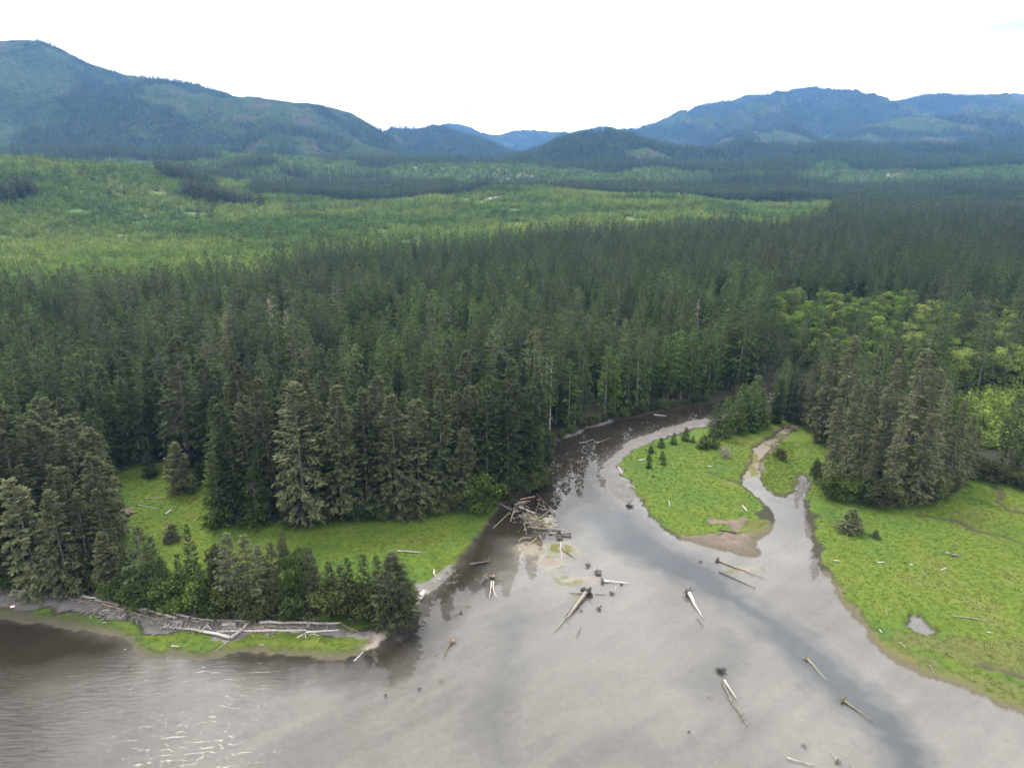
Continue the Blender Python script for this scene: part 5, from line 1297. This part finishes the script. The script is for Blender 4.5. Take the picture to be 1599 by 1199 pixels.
stump((602, 1083), .35, 'd', 'smallest dark stump farthest out off the spit')
log((553, 1030), (567, 1016), .3, 'w', 'white stick at the water edge of the green beach', taper=.7)
log((720, 955), (700, 962), .3, 'd', 'thin dark log with a knobby end near the spit bank', root=.8, taper=.4)
stump((732, 944), .5, 'b', 'brown knobby stump near the thin dark log')
stump((768, 900), .95, 'b', 'brown root head where three logs meet off the meadow bank')
log((759, 902), (737, 924), .38, 'd', 'dark arm of the three logs off the meadow bank', taper=.5)
log((768, 906), (764, 932), .38, 'w', 'straight white arm of the three logs off the meadow bank', taper=.45)
log((771, 906), (776, 930), .38, 'w', 'curved white arm of the three logs off the meadow bank', taper=.45, bend=.08)
log((733, 880), (765, 874), .7, 'd', 'dark sunken brush log in the brown water below the meadow', taper=.6, branches=6, zoff=-.15)
log((678, 891), (689, 906), .45, 'w', 'curved white log on the pebble bank of the spit', taper=.7, bend=.15)
log((654, 936), (662, 925), 1.3, 'w', 'chunky white block of wood at the spit bank', taper=.8)
log((620, 864), (659, 866), .55, 'w', 'white log lying alone on the left meadow', taper=.85)
log((216, 792), (246, 797), .35, 'w', 'long pale log on the grass of the clearing', taper=.6)
log((259, 807), (268, 800), .6, 'w', 'short white log on the grass of the clearing', taper=.9)
log((225, 782), (264, 780), .35, 'g', 'grey fallen pole across the back of the clearing', taper=.5)
stump((200, 806), 2.3, 'b', 'tall brown upturned root plate at the edge of the clearing', spread=3.0, name='root_plate')
# logs of the jam at the river mouth
JAM = [((796, 799), (769, 824), .42, 't'), ((804, 792), (797, 814), .40, 't'), ((780, 789), (799, 797), .35, 'g'), ((817, 799), (822, 834), .5, 't'), ((843, 780), (834, 807), .38, 't'),
       ((847, 780), (851, 794), .38, 't'), ((838, 780), (845, 779), .3, 't'), ((859, 797), (825, 821), .5, 'g'), ((866, 797), (862, 806), .4, 't'), ((842, 794), (853, 797), .4, 'g'), ((826, 811), (847, 812), .35, 'g'),
       ((826, 815), (838, 815), .35, 'g'), ((842, 815), (856, 826), .42, 't'), ((851, 822), (875, 829), .42, 'g'), ((830, 825), (876, 829), .55, 'g'), ((892, 837), (844, 831), .6, 'd'), ((877, 834), (892, 832), .45, 'd'),
       ((810, 846), (816, 840), .35, 't'), ((816, 840), (831, 838), .35, 'b'), ((829, 849), (838, 840), .4, 't'), ((843, 834), (846, 841), .4, 'b'), ((807, 784), (828, 782), .4, 'b'), ((803, 789), (820, 784), .35, 't'),
       ((848, 816), (832, 830), .4, 'd'), ((862, 815), (850, 822), .3, 't'), ((835, 800), (858, 806), .4, 'd'), ((812, 780), (835, 775), .4, 'b'), ((838, 772), (856, 790), .35, 'd'), ((823, 806), (842, 820), .35, 'd'), ((840, 786), (866, 803), .4, 'b')]
for q, (a, b, dd, mt) in enumerate(JAM):
    dd *= (.7, 1.0, 1.35, .85)[q % 4]
    log(a, b, dd, mt, {'t': 'algae stained pale log tangled in the jam at the river mouth', 'g': 'weathered grey log tangled in the jam at the river mouth', 'd': 'wet black log tangled in the jam at the river mouth', 'b': 'brown rotting log tangled in the jam at the river mouth'}[mt],
        {'t': 'stained logs of the jam', 'g': 'grey logs of the jam', 'd': 'black logs of the jam', 'b': 'brown logs of the jam'}[mt], taper=.7, zoff=.1 + .35 * ((q * 7) % 5) / 4, branches=1 if q % 4 == 0 else 0)
log((811, 793), (818, 796), .7, 'w', 'short bright white log on top of the jam', taper=.9, zoff=.5)
log((821, 797), (835, 804), .6, 'w', 'longer bright white log on top of the jam', taper=.8, zoff=.5)
stump((874, 840), .9, 'd', 'dark root tangle at the downstream end of the jam')
stump((842, 850), .7, 'd', 'small dark root on the gravel below the jam')
log((875, 846), (877, 873), .35, 'w', 'pale pole lying on the grassy gravel bar below the jam', taper=.6)
log((877, 857), (899, 871), .35, 'd', 'dark straight log running off the gravel bar', taper=.4)
# driftwood pile on the spit beach
GRP = 'bleached logs on the spit beach'
e = log((360, 1000), (252, 981), .75, 'w', 'big bleached tree with upright branch stubs across the beach pile', taper=.2, via=[(310, 988), (285, 984)], branches=4, zoff=.25)
rb = np.random.default_rng(4)
b0 = np.array(e.location)
for f in np.linspace(.42, .95, 13):
    bxp = 360 + (252 - 360) * f; byp = np.interp(bxp, [252, 285, 310, 360], [981, 984, 988, 1000])
    p = np.array([*U(bxp, byp, .8), ground_z(*U(bxp, byp, .8)) + .6]) - b0
    ln = rb.uniform(.8, 2.6)
    t2 = p + np.array([rb.uniform(.1, .9), rb.uniform(.2, .9), rb.uniform(.7, 1.1)]) * ln * .7
    obj('branch', tube_mesh([tube([p, (p + t2) / 2 + rb.normal(0, .12, 3), t2], [.11, .08, .03], 5, rb, .1)], 'branch', M_white), e)
log((361, 1000), (416, 961), .6, 'w', 'bleached log propped slantwise over the beach pile', taper=.55, z1=2.0, zoff=.2)
log((358, 1002), (335, 1016), .35, 'g', 'tapering butt pointing from the pile towards the water', taper=.25)
log((339, 989), (479, 986), .6, 'w', 'long straight bleached log along the front of the beach pile', taper=.7)
log((405, 975), (533, 975), .65, 'w', 'longest white log along the back of the beach pile', taper=.6, zoff=.1)
log((340, 971), (400, 972), .55, 'w', 'white log at the rear left of the beach pile', taper=.8)
log((418, 981), (491, 981), .6, 'g', 'grey log wedged between two long white logs', taper=.7)
log((348, 980), (370, 979), .95, 'w', 'thick sawn white block in the beach pile', taper=.95)
log((478, 989), (529, 985), .45, 'w', 'thin pale log continuing the beach pile towards the sand', taper=.6)
log((534, 976), (571, 993), .5, 'd', 'dark log slanting from the white log to the sand', taper=.5)
log((443, 965), (475, 967), .8, 'w', 'stubby white log on the grass behind the pile', taper=.6)
log((324, 979), (331, 986), .5, 'w', 'short broken stub inside the beach pile', taper=.8)
log((370, 984), (420, 983), .45, 'b', 'brown log half hidden inside the beach pile', taper=.8)
log((372, 976), (402, 976), .5, 'g', 'short grey log half hidden inside the beach pile', taper=.8)
log((268, 1009), (281, 1010), .35, 'w', 'white stick in the muddy gully of the green beach', taper=.7)
BERM = [((150, 939), (192, 949), .6, 'g'), ((170, 941), (215, 953), .5, 'w'), ((196, 949), (236, 958), .6, 'w'), ((215, 951), (277, 968), .8, 'w'), ((222, 957), (262, 970), .5, 'g'), ((160, 945), (205, 956), .45, 'b'), ((205, 958), (250, 970), .4, 'b'),
        ((130, 934), (160, 939), .5, 'w'), ((118, 938), (150, 944), .4, 'b'), ((60, 927), (95, 931), .4, 'g'), ((20, 923), (52, 927), .45, 'w'), ((250, 956), (268, 962), .4, 'w'), ((276, 968), (302, 963), .4, 'd'), ((276, 962), (296, 966), .7, 'w'), ((285, 970), (320, 974), .4, 'g'), ((300, 968), (335, 971), .4, 'w'), ((-30, 918), (12, 921), .5, 'g'), ((95, 930), (128, 935), .35, 'b')]
for q, (a, b, dd, mt) in enumerate(BERM):
    log(a, b, dd, mt, {'w': 'bleached log in the driftwood berm along the gravel beach', 'g': 'grey log in the driftwood berm along the gravel beach', 'b': 'brown log in the driftwood berm along the gravel beach', 'd': 'dark log in the driftwood berm along the gravel beach'}[mt],
        {'w': 'bleached berm logs', 'g': 'grey berm logs', 'b': 'brown berm logs', 'd': 'dark berm logs'}[mt], taper=.7, zoff=.04 * (q % 4))
# right meadow
MG_S = .72
MG = [((1301, 878), (1312, 879), .4), ((1369, 882), (1381, 881), .42), ((1419, 886), (1424, 886), .42), ((1468, 894), (1476, 891), .45), ((1439, 895), (1445, 902), .25), ((1479, 917), (1487, 922), .28), ((1476, 867), (1481, 868), .5), ((1373, 985), (1377, 989), .4), ((1383, 955), (1385, 964), .25), ((1540, 990), (1549, 992), .25), ((1352, 869), (1356, 867), .3)]
for a, b, dd in MG:
    log(a, b, dd * MG_S, 'w', 'small white log stranded on the right meadow', 'small white logs on the right meadow', taper=.8, zoff=.12)
log((1487, 966), (1543, 974), .32, 'g', 'long thin curved pole on the right meadow near the pond', taper=.35, bend=-.05, zoff=.12)
log((1485, 871), (1498, 872), .6, 'g', 'grey log with a dark end on the right meadow', taper=.7, zoff=.1, branches=2)
log((1404, 1005), (1415, 1014), .32, 't', 'yellowish stick on the straw coloured margin', taper=.7, zoff=.1)
log((1451, 1040), (1462, 1056), .4, 'g', 'grey log at the muddy waterline of the right meadow', taper=.6)
log((1590, 755), (1497, 748), .5, 'g', 'long fallen grey trunk across the back of the right meadow', taper=.4, zoff=.25)
log((1535, 735), (1562, 742), .4, 'g', 'leaning grey log at the edge of the woods', taper=.5, zoff=.4)
# middle meadow and river
log((1159, 793), (1166, 801), .45, 'w', 'white log on the middle meadow near the sandy patch', taper=.85, zoff=.1)
log((965, 730), (972, 742), .5, 'w', 'log with a brown root head lying on the gravel bar', root=1.2, rootmat='b', taper=.6)
log((997, 721), (1007, 719), .45, 'w', 'pale log beside the low spruces of the gravel bar', taper=.8, zoff=.1)
log((1044, 786), (1046, 793), .35, 'w', 'upright looking white stick on the middle meadow', taper=.6, zoff=.1)
log((1105, 731), (1112, 731), .4, 'w', 'small pale log on the grass behind the trench', taper=.7, zoff=.1)
stump((983, 790), 1.15, 'd', 'dark bushy stump standing in the river at the gravel bar tip')
stump((1020, 747), .7, 'd', 'low dark stump on the middle meadow')
log((904, 691), (927, 685), .4, 'g', 'pale log drifting in the dark river bend', taper=.6)
log((932, 690), (953, 682), .3, 't', 'sunken log beside the pale one in the river bend', taper=.5, zoff=-.1)
log((1021, 647), (1040, 649), .5, 'w', 'white log jutting from the shaded far bank of the river', taper=.6, zoff=.2)
log((1123, 829), (1150, 833), .45, 'd', 'dark log along the edge of the mud flat', taper=.7, zoff=.1)
# small upright dark post and a light float on the beach
x, y = U(27, 937, .6); g = ground_z(x, y); rg = np.random.default_rng(3)
o = obj('stump', tube_mesh([tube([(0, 0, -.2), (.05, .02, .5), (.02, .0, 1.0), (.08, .03, 1.25)], [.34, .27, .24, .13], 9, rg, .12)], 'stump', M_dark), loc=(x, y, g)); tag(o, 'small dark upright stump on the gravel beach', 'stump')
m_fl, nt_, out_ = newmat('float_plastic'); b_ = N(nt_, 'ShaderNodeBsdfPrincipled', {'Base Color': (.8, .62, .52, 1), 'Roughness': .5})
nz_ = N(nt_, 'ShaderNodeTexNoise', {'Scale': 3.0}); rp_ = ramp(nt_, [(.42, (.8, .22, .10)), (.5, (.85, .8, .75))]); nt_.links.new(nz_.outputs['Fac'], rp_.inputs[0]); nt_.links.new(rp_.outputs[0], b_.inputs['Base Color']); nt_.links.new(b_.outputs[0], out_.inputs[0])
x, y = U(20, 948, .4); g = ground_z(x, y)
o = obj('float', tube_mesh([tube([(-.5, 0, .1), (-.42, 0, .12), (-.2, 0, .14), (.2, 0, .14), (.42, 0, .12), (.5, 0, .1)], [.05, .18, .25, .25, .18, .05], 10)], 'float', m_fl), loc=(x, y, g + .1), rz=.5); tag(o, 'small white and orange float washed up on the gravel beach', 'float')

# fine wrack along the driftwood line: chips nobody could count
def chip(seed):
    rng = np.random.default_rng(seed)
    v, f = tube([(-.5, 0, .05), (0, .03, .08), (.5, 0, .05)], [.05, .07, .04], 5, rng, .2)
    return build_mesh('drift_chip', v, f[f[:, 2] != f[:, 3]], [M_white if seed % 2 else M_grey])
CHC = proto_coll('drift_chip', [chip(i) for i in range(4)])
wx_, wy_ = [], []
for (pa, pb, n, sp) in (((0, 921), (150, 938), 160, 1.0), ((150, 940), (290, 968), 420, 1.7), ((290, 972), (500, 978), 420, 2.0), ((800, 790), (870, 835), 150, 3.5)):
    t = rngN.uniform(0, 1, n); X0, Y0 = U(*pa, .5); X1, Y1 = U(*pb, .5)
    wx_.append(X0 + (X1 - X0) * t + rngN.normal(0, sp * .6, n)); wy_.append(Y0 + (Y1 - Y0) * t + rngN.normal(0, sp, n))
wx_ = np.concatenate(wx_); wy_ = np.concatenate(wy_); wz_ = np.maximum(ground_full(wx_, wy_), -.05)
s_ = rngN.uniform(.5, 1.8, len(wx_))
scatter('drift_wrack', 'broken driftwood chips strewn along the beach line', np.stack([wx_, wy_, wz_ + .02], 1), s_, s_, rngN.integers(0, 4, len(wx_)), s_ * 0, CHC)

# ------------------------------------------------------------------ air
hz, nt_, out_ = newmat('valley_haze')
pv = N(nt_, 'ShaderNodeVolumePrincipled', {'Density': 4.1e-5, 'Anisotropy': 0.0})
pv.inputs['Color'].default_value = (0.19, 0.45, 1.0, 1)
nt_.links.new(pv.outputs[0], out_.inputs['Volume'])
x0, x1, y0, y1, z0, z1 = -15500, 17500, -800, 14800, -24, 1250
hv = [(x0, y0, z0), (x1, y0, z0), (x1, y1, z0), (x0, y1, z0), (x0, y0, z1), (x1, y0, z1), (x1, y1, z1), (x0, y1, z1)]
hm = build_mesh('haze', hv, [(0, 3, 2, 1), (4, 5, 6, 7), (0, 1, 5, 4), (1, 2, 6, 5), (2, 3, 7, 6), (3, 0, 4, 7)], [hz])
tag(obj('haze', hm), kind='stuff', label='thin blue haze in the valley air')
